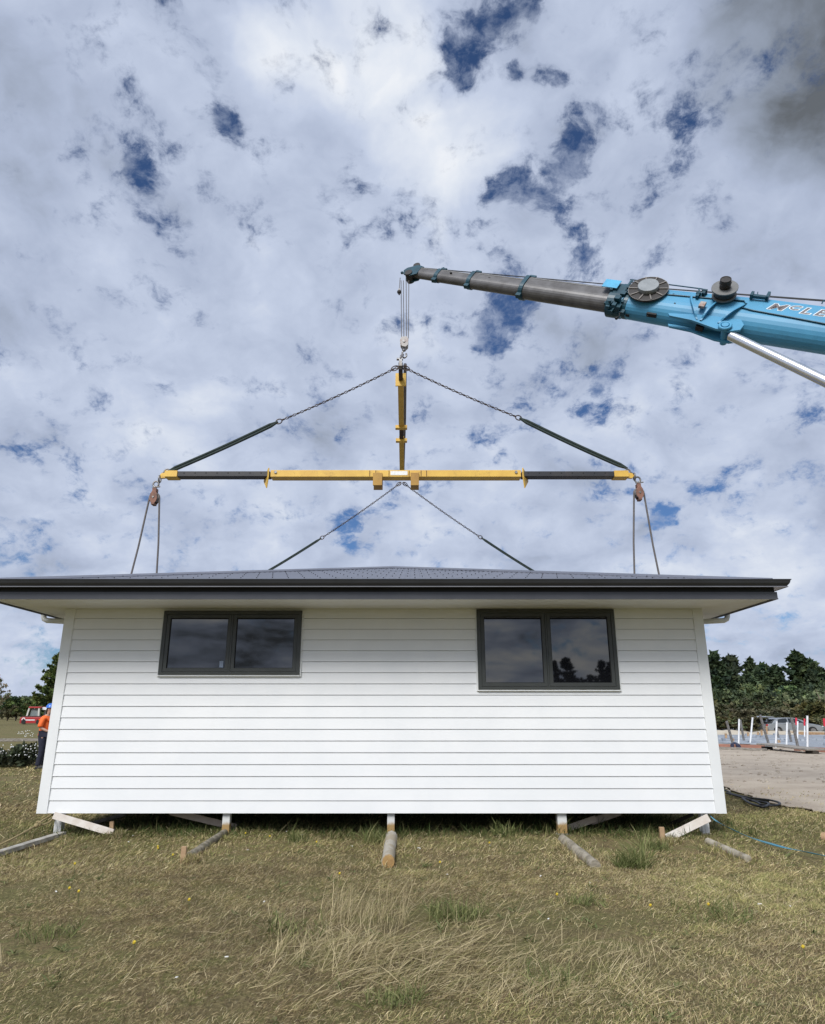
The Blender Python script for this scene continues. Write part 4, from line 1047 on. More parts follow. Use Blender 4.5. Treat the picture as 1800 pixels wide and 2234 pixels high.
tk10, tk7, tk4 = trunk_mesh(9.4, .28, 1), trunk_mesh(5.6, .2, 2), trunk_mesh(3.0, .12, 3)
def top_h(px, py, Y):
    p = P(px, py, Y); return p.x, p.z
rr = random.Random(5)
# skyline pines on the right: photo x, photo y of the top
for i, (px, py, Y, k, lab) in enumerate([
        (1556, 1424, 100, 0, 'dark pine rising just beside the right corner of the house'),
        (1592, 1431, 108, 2, 'broad pine second in the row right of the house corner'),
        (1633, 1437, 104, 1, 'pointed pine standing between the broad pine and the lower middle trees'),
        (1662, 1449, 112, 2, 'lower round-topped pine in the middle of the wood'),
        (1690, 1452, 110, 0, 'middle pine just left of the tallest pine'),
        (1735, 1423, 104, 0, 'tallest pine with ragged top standing above the wood on the right'),
        (1760, 1438, 110, 1, 'thin pine with a bare tip next to the tallest pine'),
        (1782, 1446, 108, 1, 'pine near the right edge with a small spiky tip'),
        (1822, 1450, 106, 2, 'pine at the right edge of the picture')]):
    x, z = top_h(px, py, Y); s = z / 10.2
    tree('pine_tree', pines[k], tk10, x, Y, s * 1.15, rr.random() * 6, lab, 'pine', 'pines on the skyline', s)
for i in range(12):
    px = 1240 + i * 52 + rr.uniform(-12, 12); Y = 92 + rr.uniform(-4, 6); x, z = top_h(px, 1468 + rr.uniform(-10, 16), Y)
    tree('pine_tree', pines[i % 3], tk10, x, Y, z / 10.2 * 1.25, rr.random() * 6, 'dark pine in the close row below the skyline pines of the right-hand wood', 'pine', 'pines filling the wood', z / 10.2)
for i, (px, py, Y) in enumerate([(1570, 1490, 84), (1602, 1497, 82), (1640, 1478, 86), (1650, 1500, 80), (1688, 1500, 82), (1725, 1485, 84), (1755, 1492, 82), (1790, 1483, 84), (1825, 1490, 82), (1530, 1490, 84)]):
    x, z = top_h(px, py, Y); tree('broadleaf_tree', broad[i % 2], tk7, x, Y, z / 6.7, rr.random() * 6, 'mid green rounded tree in front of the pines of the right-hand wood', 'tree', 'rounded green trees before the pines', z / 6.9)
for i in range(20):
    px = 1405 + i * 22 + rr.uniform(-7, 7); Y = 68 + rr.uniform(-5, 7); x, z = top_h(px, 1532 + rr.uniform(-10, 14), Y)
    tree('shrub', shrub[i % 2], tk4, x, Y, max(.7, z / 3.8) * 1.05, rr.random() * 6, 'olive brown scrub bush at the front of the right-hand wood', 'shrub', 'olive scrub along the wood', z / 3.8)
for i in range(10):
    px = 1535 + i * 31 + rr.uniform(-7, 7); Y = 61 + rr.uniform(-2, 3); x, z = top_h(px, 1556 + rr.uniform(-5, 8), Y)
    tree('shrub', shrub[i % 2], tk4, x, Y, .62, rr.random() * 6, 'low olive scrub bush behind the parked car and the slab', 'shrub', 'low scrub behind the slab', z / 3.9)
x, z = top_h(1785, 1500, 76)
mb = MB(); rs_ = random.Random(9)
for k in range(9):
    a = rs_.uniform(-.5, .5); b_ = rs_.uniform(-.3, .3); h = z * rs_.uniform(.8, 1)
    mb.tube([Vector((x + a * .3, 75 + b_, 0)), Vector((x + a * 1.2, 75 + b_, h * .5)), Vector((x + a * 2.8 + .2, 75 + b_, h))], [.11, .07, .02], 5)
mb.build('bare_tree', mat('pale_bark', (.22, .17, .13), (.15, .12, .09), 5, .9), None, label='pale bare-branched tree in front of the wood near the right edge', cat='tree')
# left: big conifer behind the corner, distant tree belt, light tree at the frame edge
bigc = pine_mesh('conifer_crown', 10, 4.9, 44, LT, size=.34, per=34, gap=.04, nlev=24, base=.03)
x, z = top_h(134, 1421, 122); tree('conifer', bigc, tk10, x, 122, z / 10.2 * .80, 1.0, 'bushy yellow-green conifer behind the left corner of the house', 'conifer', None, z / 10.2)
for i, (px, py) in enumerate([(-35, 1512), (-8, 1514), (12, 1519), (26, 1513), (44, 1511), (60, 1514), (78, 1516), (98, 1512), (118, 1514), (140, 1512)]):
    Y = 185 + (i % 3) * 9; x, z = top_h(px, py, Y)
    tree('broadleaf_tree', broad[i % 2], tk7, x, Y, z / 5.3, rr.random() * 6, 'dark tree in the distant belt across the paddock on the left', 'tree', 'distant tree belt on the left', z / 6.9)
for i, (px, py) in enumerate([(40, 1536), (62, 1530), (20, 1545), (85, 1532)]):
    Y = 150; x, z = top_h(px, py, Y); tree('shrub', shrub[i % 2], tk4, x, Y, .9, rr.random() * 6, 'greyish olive bush in front of the distant tree belt', 'shrub', 'bushes before the distant belt', z / 3.9)
tanc = round_mesh('crown', 7, 3.6, 52, [(.17, .14, .08), (.12, .11, .05), (.09, .10, .045), (.22, .17, .11)], size=.22, n=150, per=12, zb_=.1)
x, z = top_h(-40, 1462, 95); tree('autumn_tree', tanc, tk7, x, 95, z / 6.9, .5, 'sparse tan-leaved tree at the left edge of the picture', 'tree', None, z / 6.9)
# trees behind the viewer, seen mirrored in the right window
def mirrored(px, py, D):
    d = ray(px, py); t = 10 / d.y; p = Vector((0, 0, EYE)) + d * t; q = p + Vector((d.x, -d.y, d.z)) * ((10 + D) / d.y)
    return q.x, q.z
blk = [(.010, .016, .008), (.014, .020, .010)]
refl = pine_mesh('pine_crown', 10, 3.9, 61, blk, size=.30, per=22, gap=.12, nlev=24, base=.02)
for px, py, D, wd, lab in ((1237, 1434, 46, 1.0, 'big pine mirrored in the middle of the right window'), (1314, 1439, 47, .7, 'narrow pine mirrored at the right side of the right window'), (1334, 1441, 49, .8, 'pine mirrored against the right window edge'), (1289, 1470, 46, .9, 'small round pine mirrored between the big and the narrow pines'), (1212, 1440, 48, .55, 'slim pine mirrored against the big pine in the right window')):
    x, z = mirrored(px, py, D); tree('pine_tree', refl, tk10, x, -D, z / 10.2 * 1.15 * wd, px, lab, 'pine', 'pines behind the viewer', z / 10.2)
for i in range(9):
    x, z = mirrored(1010 + i * 42, 1506 + rr.uniform(-3, 5), 60); tree('shrub', shrub[i % 2], tk4, x, -60, 1.2, i, 'low bush behind the viewer, barely mirrored along the foot of the windows', 'shrub', 'bushes behind the viewer', z / 3.9)

# ------------------------------------------------------------------ daisy bush on the left
rs = np.random.RandomState(3)
g0 = P(-60, 1650, 22.5); g1 = P(84, 1650, 22.6)
C = np.stack([rs.uniform(g0.x - 3, g1.x, 330), rs.uniform(21.7, 23.6, 330), rs.uniform(.04, .62, 330) ** 1.0], 1)
C[:, 2] *= (.75 + .25 * np.sin(C[:, 0] * 3)) 
V, F, K_ = cards(C, .085, 26, rs, .17, [(.035, .055, .018), (.05, .075, .022), (.028, .042, .016), (.075, .085, .03)], flat=.9, elong=1.6, up=.5)
bush = thing('daisy_bush', ((g0.x + g1.x) / 2, 22.6, 0), 'dark green bank of daisies in white flower at the left edge', 'flower bush')
link('foliage', fast_mesh('foliage', V - np.array(bush.location), F, K_, M_leaf), parent=bush)
mb = MB()
for cl in range(9):
    cx_ = random.choice([8, 20, 14, 45, 62, 58, 30, 72, 5]) ; cxw = P(cx_, 1640, 22).x
    for k in range(8):
        p = Vector((cxw + random.gauss(0, .22), random.uniform(21.6, 22.8), random.uniform(.30, .64))); r = .02
        mb.cyl(p, p + Vector((0, -.006, .012)), r, r * .8, 7)
props(mb.build('flower_head', M_wflower, bush), kind='stuff')
mb = MB()
for k in range(26):
    g = G(random.uniform(38, 72), random.uniform(1597, 1612)); r = .032; z_ = random.uniform(.1, .3)
    mb.cyl(g + Vector((0, 0, z_)), g + Vector((0, -.006, z_ + .012)), r, r * .8, 6)
mb.build('white_daisies', M_wflower, None, label='scattered white daisies in the paddock behind the daisy bank', cat='flowers', kind='stuff')
a_, b_ = G(-80, 1618), G(84, 1617)
MB().bar(a_ + Z1 * .08, b_ + Z1 * .08, .1, .16).build('low_rail', M_grey_timber, None, label='low grey timber rail behind the daisy bank', cat='rail')

# ------------------------------------------------------------------ red machine far left
rm = G(62, 1580); Yr = rm.y; sc_r = proj(rm)[2] / FPX
rx = lambda px: P(px, 1570, Yr).x
rz = lambda py: max(0, P(60, py, Yr).z)
mach = thing('red_loader', (rx(66), Yr, 0), 'small red machine with a white-posted open cab parked across the paddock on the left', 'loader')
yb_ = Yr + 2.2
mb = MB(); x0_, x1_ = rx(43), rx(92)
mb.prism([(x0_, Yr, .12), (x1_, Yr, .12), (x1_, Yr, rz(1564)), (x0_ + .3, Yr, rz(1564)), (x0_, Yr, rz(1566.5))], (0, 2.2, 0)); mb.build('body', M_red, mach, bevel=.06)
MB().box(x0_ + .2, x1_ + .05, Yr + .1, yb_ - .1, rz(1564), rz(1562)).build('deck', M_seal, mach)
mb = MB()
for q, r_ in ((58.5, 54.5), (80, 80.5)):
    for yy in (Yr + .25, yb_ - .25): MB().bar((rx(r_ + 1), yy, rz(1563)), (rx(q), yy, rz(1545)), .22, .2, up=(0, 1, 0)).build('cab_post', mat('cream_paint', (.62, .60, .54), None, 4, .5), mach)
MB().box(rx(57.5), rx(84), Yr + .1, yb_ - .1, rz(1545), rz(1541.5)).build('cab_roof', M_red, mach, bevel=.05)
MB().box(rx(60), rx(79.5), Yr + .5, Yr + .52, rz(1562), rz(1546)).build('windscreen', mat('hazy_glass', (.22, .25, .25), None, 3, .1), mach)
MB().box(rx(83), rx(94), Yr + .6, yb_ + .6, rz(1549), rz(1543)).build('white_box', M_pipe, mach, bevel=.04)
mb = MB(); cxm = rx(51); czm = rz(1569.5)
mb.cyl((cxm, Yr - .012, czm), (cxm, Yr - .004, czm), .27, None, 16)
mb.box(rx(55.5), rx(76), Yr - .010, Yr - .004, czm - .16, czm - .01); mb.build('emblem', M_pipe, mach)
MB().cyl((cxm, Yr - .02, czm), (cxm, Yr - .014, czm), .14, None, 12).build('emblem_centre', M_red, mach)
for q in (52, 84): MB().cyl((rx(q), Yr - .02, .35), (rx(q), Yr + .3, .35), .35, None, 14).build('wheel', M_tyre, mach)

# ------------------------------------------------------------------ person half hidden by the house
def make_person():
    fx = P(88, 1671, 21.2).x; fy = 21.2
    per = thing('person', (fx, fy, 0), 'person in orange hi-vis shirt and blue hard hat seen from behind beside the house', 'person')
    def skin(name, pts, edges, m, lvl=2, root=0):
        me = bpy.data.meshes.new(name); me.from_pydata([p[:3] for p in pts], edges, []); me.materials.append(m)
        o = link(name, me, parent=per); md = o.modifiers.new('skin', 'SKIN'); md.use_smooth_shade = True
        for i, p in enumerate(pts):
            r = p[3]; me.skin_vertices[0].data[i].radius = r if isinstance(r, tuple) else (r, r); me.skin_vertices[0].data[i].use_root = (i == root)
        sb_ = o.modifiers.new('sub', 'SUBSURF'); sb_.levels = lvl; sb_.render_levels = lvl
        return o
    # facing +x and a little away, forearms raised in front
    H = [(0, 0, .96, (.13, .15)), (0, 0, 1.15, (.11, .135)), (.01, 0, 1.33, (.12, .16)), (.01, 0, 1.47, (.09, .12)), (.02, 0, 1.53, .055), (.05, 0, 1.60, (.075, .070)), (.055, 0, 1.70, (.088, .075)), (.05, 0, 1.76, (.06, .055)),
         (-.01, -.17, 1.44, .062), (-.05, -.22, 1.16, .048), (.16, -.19, 1.06, .036), (.24, -.16, 1.08, .028),
         (-.01, .17, 1.44, .062), (-.04, .22, 1.16, .048), (.17, .18, 1.08, .036), (.25, .15, 1.10, .028),
         (-.01, -.10, .88, .10), (.03, -.11, .50, .068), (-.02, -.12, .12, .048), (-.03, -.12, .05, .045), (.12, -.13, .035, .036),
         (-.01, .10, .88, .10), (.05, .11, .50, .068), (.03, .12, .12, .048), (.02, .12, .05, .045), (.17, .13, .035, .036)]
    E = [(0,1),(1,2),(2,3),(3,4),(4,5),(5,6),(6,7),(3,8),(8,9),(9,10),(10,11),(3,12),(12,13),(13,14),(14,15),(0,16),(16,17),(17,18),(18,19),(19,20),(0,21),(21,22),(22,23),(23,24),(24,25)]
    body = skin('body', H, E, M_skin)
    for s_ in (-1, 1):           # five fingers on each hand
        hx, hy, hz_ = .245, s_ * .155, 1.09
        for k in range(4):
            y_ = hy + s_ * (-.024 + .016 * k); L = (.075, .085, .08, .062)[k]
            skin('finger', [(hx - .01, y_, hz_, .010), (hx + L * .55, y_, hz_ + .012, .009), (hx + L * .9, y_, hz_ - .012, .008)], [(0, 1), (1, 2)], M_skin, 1)
        skin('thumb', [(hx - .03, hy - s_ * .02, hz_ + .01, .012), (hx + .005, hy - s_ * .045, hz_ + .03, .010), (hx + .03, hy - s_ * .045, hz_ + .035, .009)], [(0, 1), (1, 2)], M_skin, 1)
    # loose shirt: a tapering shell with sleeves and a clean hem
    SH = [(-.02, 0, .87, (.172, .19)), (-.015, 0, .96, (.17, .188)), (-.01, 0, 1.2, (.16, .18)), (.0, 0, 1.36, (.145, .19)), (.01, 0, 1.46, (.10, .14)), (.015, 0, 1.515, (.065, .07)),
          (-.01, -.19, 1.43, .083), (-.05, -.24, 1.22, .082), (-.045, -.235, 1.17, .078), (-.01, .19, 1.43, .083), (-.045, .24, 1.22, .082), (-.04, .235, 1.17, .078)]
    skin('shirt', SH, [(0,1),(1,2),(2,3),(3,4),(4,5),(4,6),(6,7),(7,8),(4,9),(9,10),(10,11)], M_orange, root=2)
    MB().box(fx - .10, fx + .17, fy - .192, fy - .182, .90, 1.08).build('side_panel', M_navy, per, bevel=.004)
    TR = [(-.005, 0, .98, (.14, .16)), (0, 0, .90, (.13, .16)), (-.01, -.10, .82, .112), (.03, -.11, .50, .088), (-.02, -.12, .13, .078), (-.02, -.12, .09, .078), (-.01, .10, .82, .112), (.05, .11, .50, .088), (.03, .12, .13, .078), (.03, .12, .09, .078)]
    skin('trousers', TR, [(0,1),(1,2),(2,3),(3,4),(4,5),(1,6),(6,7),(7,8),(8,9)], M_navy)
    for s_, dx in ((-1, -.02), (1, .03)):
        MB().loft([[Vector((fx + dx + .10 + a * .17 * (1 - .3 * zz_), fy + s_ * .12 + b * .055 * (1 - .15 * zz_), h)) for a, b in ((-1, -.7), (-.4, -1), (.5, -1), (1, -.4), (1, .4), (.5, 1), (-.4, 1), (-1, .7))] for zz_, h in ((0, .0), (.1, .05), (.9, .11))]).build('boot', M_boot, per, bevel=.01)
    cx_, cz_ = fx + .055, 1.735
    mb = MB(); rings = []
    for k in range(7):
        a = math.pi / 2 * k / 6; rings.append([Vector((cx_ + math.cos(t * math.pi / 8) * .135 * math.cos(a) + .001, fy + math.sin(t * math.pi / 8) * .115 * math.cos(a), cz_ + .125 * math.sin(a))) for t in range(16)])
    rings.insert(0, [Vector((cx_ + .015 + math.cos(t * math.pi / 8) * .165, fy + math.sin(t * math.pi / 8) * .128, cz_ - .006)) for t in range(16)])
    mb.loft(rings); mb.build('hard_hat', M_helmet, per)
    mb = MB()    # simple face details and hair
    mb.ball((fx + .135, fy, 1.665), .016, 8, 6, (1.2, .8, 1.3)); mb.build('nose', M_skin, per)
    for s_ in (-1, 1):
        MB().ball((fx + .122, fy + s_ * .03, 1.69), .010, 8, 6).build('eye', M_seal, per)
        MB().ball((fx + .045, fy + s_ * .078, 1.665), .024, 8, 6, (.7, .4, 1.2)).build('ear', M_skin, per)
    MB().ball((fx + .122, fy, 1.635), .014, 8, 6, (.5, 1.6, .4)).build('mouth', M_redcap, per)
    MB().ball((fx - .005, fy, 1.66), .075, 12, 8, (.75, .95, 1.0)).build('hair', mat('brown_hair', (.05, .03, .02), None, 30, .8), per)
    return per
make_person()

# ------------------------------------------------------------------ slab site on the right
ox, oy, ks = 1520, 1400, 5.386
def C7(x, y): return ox + x / ks, oy + y / ks
def C7G(x, y, z=0.035): return G(*C7(x, y), z)
s00, s10, s11, s01 = C7G(240, 1205), C7G(1700, 1275), C7G(1900, 1110), C7G(250, 1108)
mb = MB().prism([s00, s10, s11, s01], (0, 0, .09)); slab = mb.build('slab', M_pod, None, label='grey blue floor slab being set out on the dirt pad, ringed by timber formwork', cat='slab')
rnd = random.Random(4); mb = MB()
for k in range(55):     # pod edges, chairs and rolls of mesh lying on it
    u, v = rnd.random(), rnd.random(); p = s00.lerp(s10, u).lerp(s01.lerp(s11, u), v) + Z1 * .09
    if rnd.random() < .45: mb.box(p.x - rnd.uniform(.6, 2.2), p.x + rnd.uniform(.6, 2.2), p.y, p.y + .6, p.z, p.z + rnd.uniform(.01, .03))
    else: mb.box(p.x - .08, p.x + .08, p.y - .05, p.y + .05, p.z, p.z + rnd.uniform(.05, .13))
props(mb.build('pod_spacer', mat('spacer_grey', (.40, .43, .46), (.20, .23, .27), .7, .6), slab), kind='stuff')
def board(a, b, h, w_, m, label, z=0.035, grp='formwork boards round the slab', bev=.01):
    a, b = C7G(*a), C7G(*b); a.z += h / 2; b.z += h / 2
    MB().bar(a, b, w_, h).build('formwork_board', m, None, bevel=bev, label=label, cat='board', group=grp)
board((240, 1240), (806, 1255), .15, .06, M_formply, 'reddish formwork board at the front left of the slab')
board((240, 1262), (815, 1285), .10, .25, M_grey_timber, 'grey plank lying on the dirt in front of the reddish formwork board', )
board((1150, 1280), (1700, 1311), .17, .06, M_formply, 'reddish formwork board at the front right of the slab by the tall white pipe')
board((240, 1165), (470, 1160), .10, .10, M_formply, 'short brown board on the sand left of the slab')
board((880, 1085), (1700, 1110), .22, .08, M_raw_timber, 'tan board along the far side of the slab in front of the silver car')
a, b = C7G(806, 1262), C7G(1412, 1320)
mb = MB().bar(a + Z1 * .22, b + Z1 * .16, .75, .06, up=(0, -.25, 1)); mb.build('plank', M_grey_timber, None, bevel=.008, label='wide grey plank propped level in front of the slab, dark gap under it', cat='plank')
for f, lb_ in ((.05, 'left'), (.93, 'right')):
    q = a.lerp(b, f); MB().box(q.x - .12, q.x + .12, q.y - .25, q.y + .3, 0, .15).build('timber_block', M_under, None, bevel=.01, label='dark timber block under the %s end of the propped plank' % lb_, cat='block', group='blocks under the propped plank')
MB().tube(smoothpts([C7G(420, 1246) + Z1 * .10, C7G(450, 1240) + Z1 * .15, C7G(480, 1246) + Z1 * .13, C7G(500, 1252) + Z1 * .08]), .085, 8).build('dark_bag', mat('navy_bag', (.03, .035, .07), None, 3, .8), None, label='small dark bag lying on the grey plank left of the slab', cat='bag')
# upright pipes
def upright(b, t, r, m, label, cat, grp, name, cap=False, sq=False, lift=.15):
    g = C7G(*b, .15 if lift else .0); k = P(*C7(*t), g.y)
    o = thing(name, tuple(g), label, cat, grp); mb = MB()
    mb.bar(g - Z1 * .1, k, r * 2.1, r * 1.3, up=(0, 1, 0)) if sq else mb.cyl(g - Z1 * .1, k, r, None, 10)
    mb.build('shaft', m, o)
    if not sq: MB().ring(k, (k - g), r * 1.05, .012, 10, 4).build('rim', m, o)
    else: MB().cyl(g.lerp(k, .9) - Vector((0, r + .01, 0)), g.lerp(k, .9) + Vector((0, r + .01, 0)), .015, None, 6).build('nail', M_galv, o)
    if cap: MB().cyl(k - (k - g).normalized() * cap, k + Z1 * .02, r * 1.25, None, 10).build('cap', M_redcap, o)
W_ = 'white pipes standing in the slab'
for b, t, lab, cap in (((490, 1195), (499, 912), 'white upright pipe, leftmost of the white pipes, beside a grey leaning prop', 0), ((625, 1185), (657, 893), 'white pipe leaning right, second from the left of the white pipes', 0),
                  ((925, 1218), (941, 935), 'white pipe in front of the rear of the silver car', 0), ((1052, 1205), (1062, 948), 'shorter white pipe in front of the rear door of the silver car', 0),
                  ((1182, 1138), (1187, 936), 'white pipe in front of the windscreen of the silver car', 0), ((1266, 1112), (1268, 908), 'thin white pipe with a red top between two taller pipes', .42),
                  ((1298, 1246), (1300, 874), 'tallest white pipe, nearest the front edge of the slab on the right', 0)):
    upright(b, t, .042, M_pipe, lab, 'pipe', W_, 'upright_pipe', cap)
for b, t, lab in (((1175, 1100), (1169, 898), 'grey pipe with red top behind the windscreen pipe'), ((1520, 1120), (1494, 905), 'leaning pipe with red top at the right edge')):
    upright(b, t, .05, M_galv, lab, 'pipe', 'red-topped grey pipes', 'upright_pipe', .45)
for b, t, lab in (((430, 1200), (350, 932), 'grey prop leaning left, leftmost on the slab'), ((558, 1162), (510, 920), 'grey prop leaning behind the leftmost white pipe'), ((850, 1202), (744, 860), 'long grey prop leaning left, tallest of the props'),
                  ((1190, 1228), (1112, 888), 'grey prop leaning in front of the front door of the silver car'), ((965, 1125), (945, 1050), 'short grey prop beside the pipe at the rear of the car'), ((1112, 1170), (1080, 1030), 'thin grey prop leaning between two white pipes before the car')):
    upright(b, t, .048, M_galv, lab, 'prop', 'grey leaning props', 'leaning_prop', sq=True)
for b, t, lab in (((345, 1160), (342, 1078), 'short tan peg on the sand, leftmost'), ((603, 1135), (603, 1065), 'short tan peg right of the leaning white pipe'), ((720, 1122), (721, 1060), 'tan peg left of a near twin before the sand'), ((762, 1130), (762, 1035), 'tan peg right of a near twin before the sand'),
                  ((821, 1100), (820, 990), 'thin tan peg behind the tallest prop'), ((965, 1225), (966, 1155), 'peg standing at the front edge of the slab right of the rear pipe'), ((1018, 1075), (1018, 1042), 'low peg beside the rear wheel of the car'), ((1108, 1080), (1108, 1038), 'low peg under the front door of the car'), ((425, 1200), (424, 1135), 'peg at the foot of the leftmost prop')):
    upright(b, t, .055, M_raw_timber, lab, 'peg', 'tan timber pegs round the slab', 'timber_peg', sq=True, lift=0)
# sand heaps
def heap(x0, x1, ytop, ybase, label):
    a, b = C7G(x0, ybase), C7G(x1, ybase); h = P(*C7((x0+x1)/2, ytop), a.y).z; vs = []; n, m_ = 36, 9
    for j in range(m_):
        for i in range(n):
            u, v = i / (n - 1), j / (m_ - 1); e = math.sin(math.pi * u) ** .45 * math.sin(math.pi * v) ** .8
            vs.append((a.x + (b.x - a.x) * u, a.y - 1 + 4.5 * v, .02 + h * e * (.86 + .14 * math.sin(u * 23 + v * 5)) * (1 - .35 * u)))
    MB().add(vs, [(j*n+i, j*n+i+1, (j+1)*n+i+1, (j+1)*n+i) for j in range(m_-1) for i in range(n-1)], True).build('sand_heap', M_sand, None, label=label, cat='sand heap')
heap(200, 800, 1028, 1100, 'pale low heap of sand between the house and the slab')
heap(690, 1900, 1038, 1092, 'long low bank of tan soil behind the slab, in front of the car')
MB().cyl(C7G(-110, 1055) + Z1 * .0, C7G(470, 1055) + Z1 * .0, .30, .25, 10).build('cover_sheet', M_pod, None, label='rolled grey sheet lying behind the sand heap beside the house', cat='sheet')

# ------------------------------------------------------------------ silver hatchback, tailgate up
def make_car():
    Yc = 57.0
    cxp = lambda px, py=1590: P(*C7(px, 1000), Yc).x
    x0, x1 = cxp(830), cxp(1502); L = x1 - x0; k = L / 4.25; yc = Yc
    car = thing('parked_car', ((x0 + x1) / 2, yc + .85, 0), 'silver hatchback with raised tailgate parked behind the slab', 'car')
    q = lambda u, z: (x0 + u * L, z * k)
    low = [q(.0, .42), q(.02, .25), q(.12, .20)]
    def arch(uc): return [q(uc + .078 * math.cos(math.pi - a), .30 + .34 * math.sin(a)) for a in [math.pi * i / 8 for i in range(9)]]
    bottom = [q(.02, .30)] + arch(.175) + [q(.30, .20), q(.68, .20)] + arch(.80) + [q(.93, .20), q(.99, .30)]
    top = [q(1.0, .50), q(.985, .66), q(.93, .78), q(.80, .90), q(.72, .955), q(.60, .97), q(.30, .98), q(.10, .96), q(.02, .90), q(.0, .62)]
    out = bottom + top; w_ = 1.72 * k
    rings = []
    for t_, ins in ((0, .06), (.06, .0), (.94, .0), (1, .06)):
        rings.append([Vector((x + (ins if x < x0 + L / 2 else -ins), yc + t_ * w_, z - (ins * .5 if z > .8 * k else 0))) for x, z in out])
    MB().loft(rings, smooth=False).build('body', M_silver, car, bevel=.03)
    roof_ = [q(.10, .95), q(.17, 1.30), q(.25, 1.42), q(.40, 1.47), q(.52, 1.44), q(.62, 1.30), q(.76, .93)]
    rings = []
    for yy, ins in ((.06, 0), (.22, .10), (w_ - .22, .10), (w_ - .06, 0)):
        zf = {.06: .0, .22: 1, w_ - .22: 1, w_ - .06: .0}[yy]
        rings.append([Vector((x, yc + (.06 if yy < w_/2 else w_ - .06) + ((z - .95 * k) * .30) * (1 if yy < w_/2 else -1) * 1, z)) for x, z in roof_])
    MB().loft([rings[0], rings[3]], smooth=False).build('cabin', M_silver, car, bevel=.04)
    def side_glass(pts):
        for s_ in (0, 1):
            mb = MB(); y_ = lambda z: (yc + .06 + (z - .95 * k) * .30 - .006) if s_ == 0 else (yc + w_ - .06 - (z - .95 * k) * .30 + .006)
            mb.prism([(x, y_(z), z) for x, z in pts], (0, .004 * (1 if s_ else -1), 0)); mb.build('side_window', M_carglass, car)
    side_glass([q(.19, 1.00), q(.22, 1.30), q(.30, 1.38), q(.375, 1.40), q(.375, 1.00)]); side_glass([q(.395, 1.00), q(.395, 1.40), q(.50, 1.385), q(.58, 1.27), q(.665, 1.00)])
    mb = MB(); a = [q(.53, 1.43), q(.625, 1.29), q(.745, .97)]
    mb.loft([[Vector((x + .02, yc + .12 + (z - .95*k) * .3, z + .02)) for x, z in a], [Vector((x + .02, yc + w_ - .12 - (z - .95*k) * .3, z + .02)) for x, z in a]], caps=False, closed=False); mb.build('windscreen', M_carglass, car)
    # tailgate raised over the open boot
    mb = MB(); h0 = q(.20, 1.40); h1 = q(.02, 1.60); h2 = q(-.01, 1.50)
    mb.loft([[Vector((h0[0], yc + e, h0[1])), Vector((h0[0] - .25*k, yc + e, h0[1] + .17 * k)), Vector((h1[0], yc + e, h1[1])), Vector((h2[0], yc + e, h2[1])), Vector((h1[0] + .12, yc + e, h1[1] - .12)), Vector((h0[0] - .2*k, yc + e, h0[1] + .06*k))] for e in (.14, w_ - .14)], smooth=False); mb.build('tailgate', M_silver, car, bevel=.015)
    MB().box(x0 + .02 * L, x0 + .16 * L, yc + .15, yc + w_ - .15, .9 * k, 1.05 * k).build('boot_opening', M_seal, car)
    for u in (.175, .80):
        for s_ in (0, 1):
            y_ = yc + (.02 if s_ == 0 else w_ - .24); wh = MB().cyl((x0 + u * L, y_, .31 * k), (x0 + u * L, y_ + .22, .31 * k), .31 * k, None, 22).build('wheel', M_tyre, car, bevel=.02)
            yo = y_ - .008 if s_ == 0 else y_ + .228; mb = MB().cyl((x0 + u * L, yo, .31 * k), (x0 + u * L, yo + .006, .31 * k), .20 * k, None, 18)
            mb.build('rim', M_galv, wh)
    for s_ in (.10, w_ - .42): MB().box(x0 + .955 * L, x0 + .998 * L, yc + s_, yc + s_ + .32, .60 * k, .70 * k).build('headlight', M_pipe, car, bevel=.02)
    for s_ in (.02, w_ - .2): MB().box(x0 - .01, x0 + .03 * L, yc + s_, yc + s_ + .18, .70 * k, .86 * k).build('tail_light', M_red, car, bevel=.02)
    MB().box(x0 + .93 * L, x0 + 1.003 * L, yc + .02, yc + w_ - .02, .36 * k, .46 * k).build('grille', M_seal, car)
    car.scale = (1, 1, .78)
    for s_ in (0, 1): MB().box(x0 + .63 * L, x0 + .67 * L, yc - .14 if s_ == 0 else yc + w_, yc if s_ == 0 else yc + w_ + .14, .98 * k, 1.10 * k).build('wing_mirror', M_silver, car, bevel=.02)
    for u in (.31, .46): MB().box(x0 + u * L, x0 + (u + .03) * L, yc - .012, yc + .002, .84 * k, .87 * k).build('door_handle', M_galv, car)
make_car()

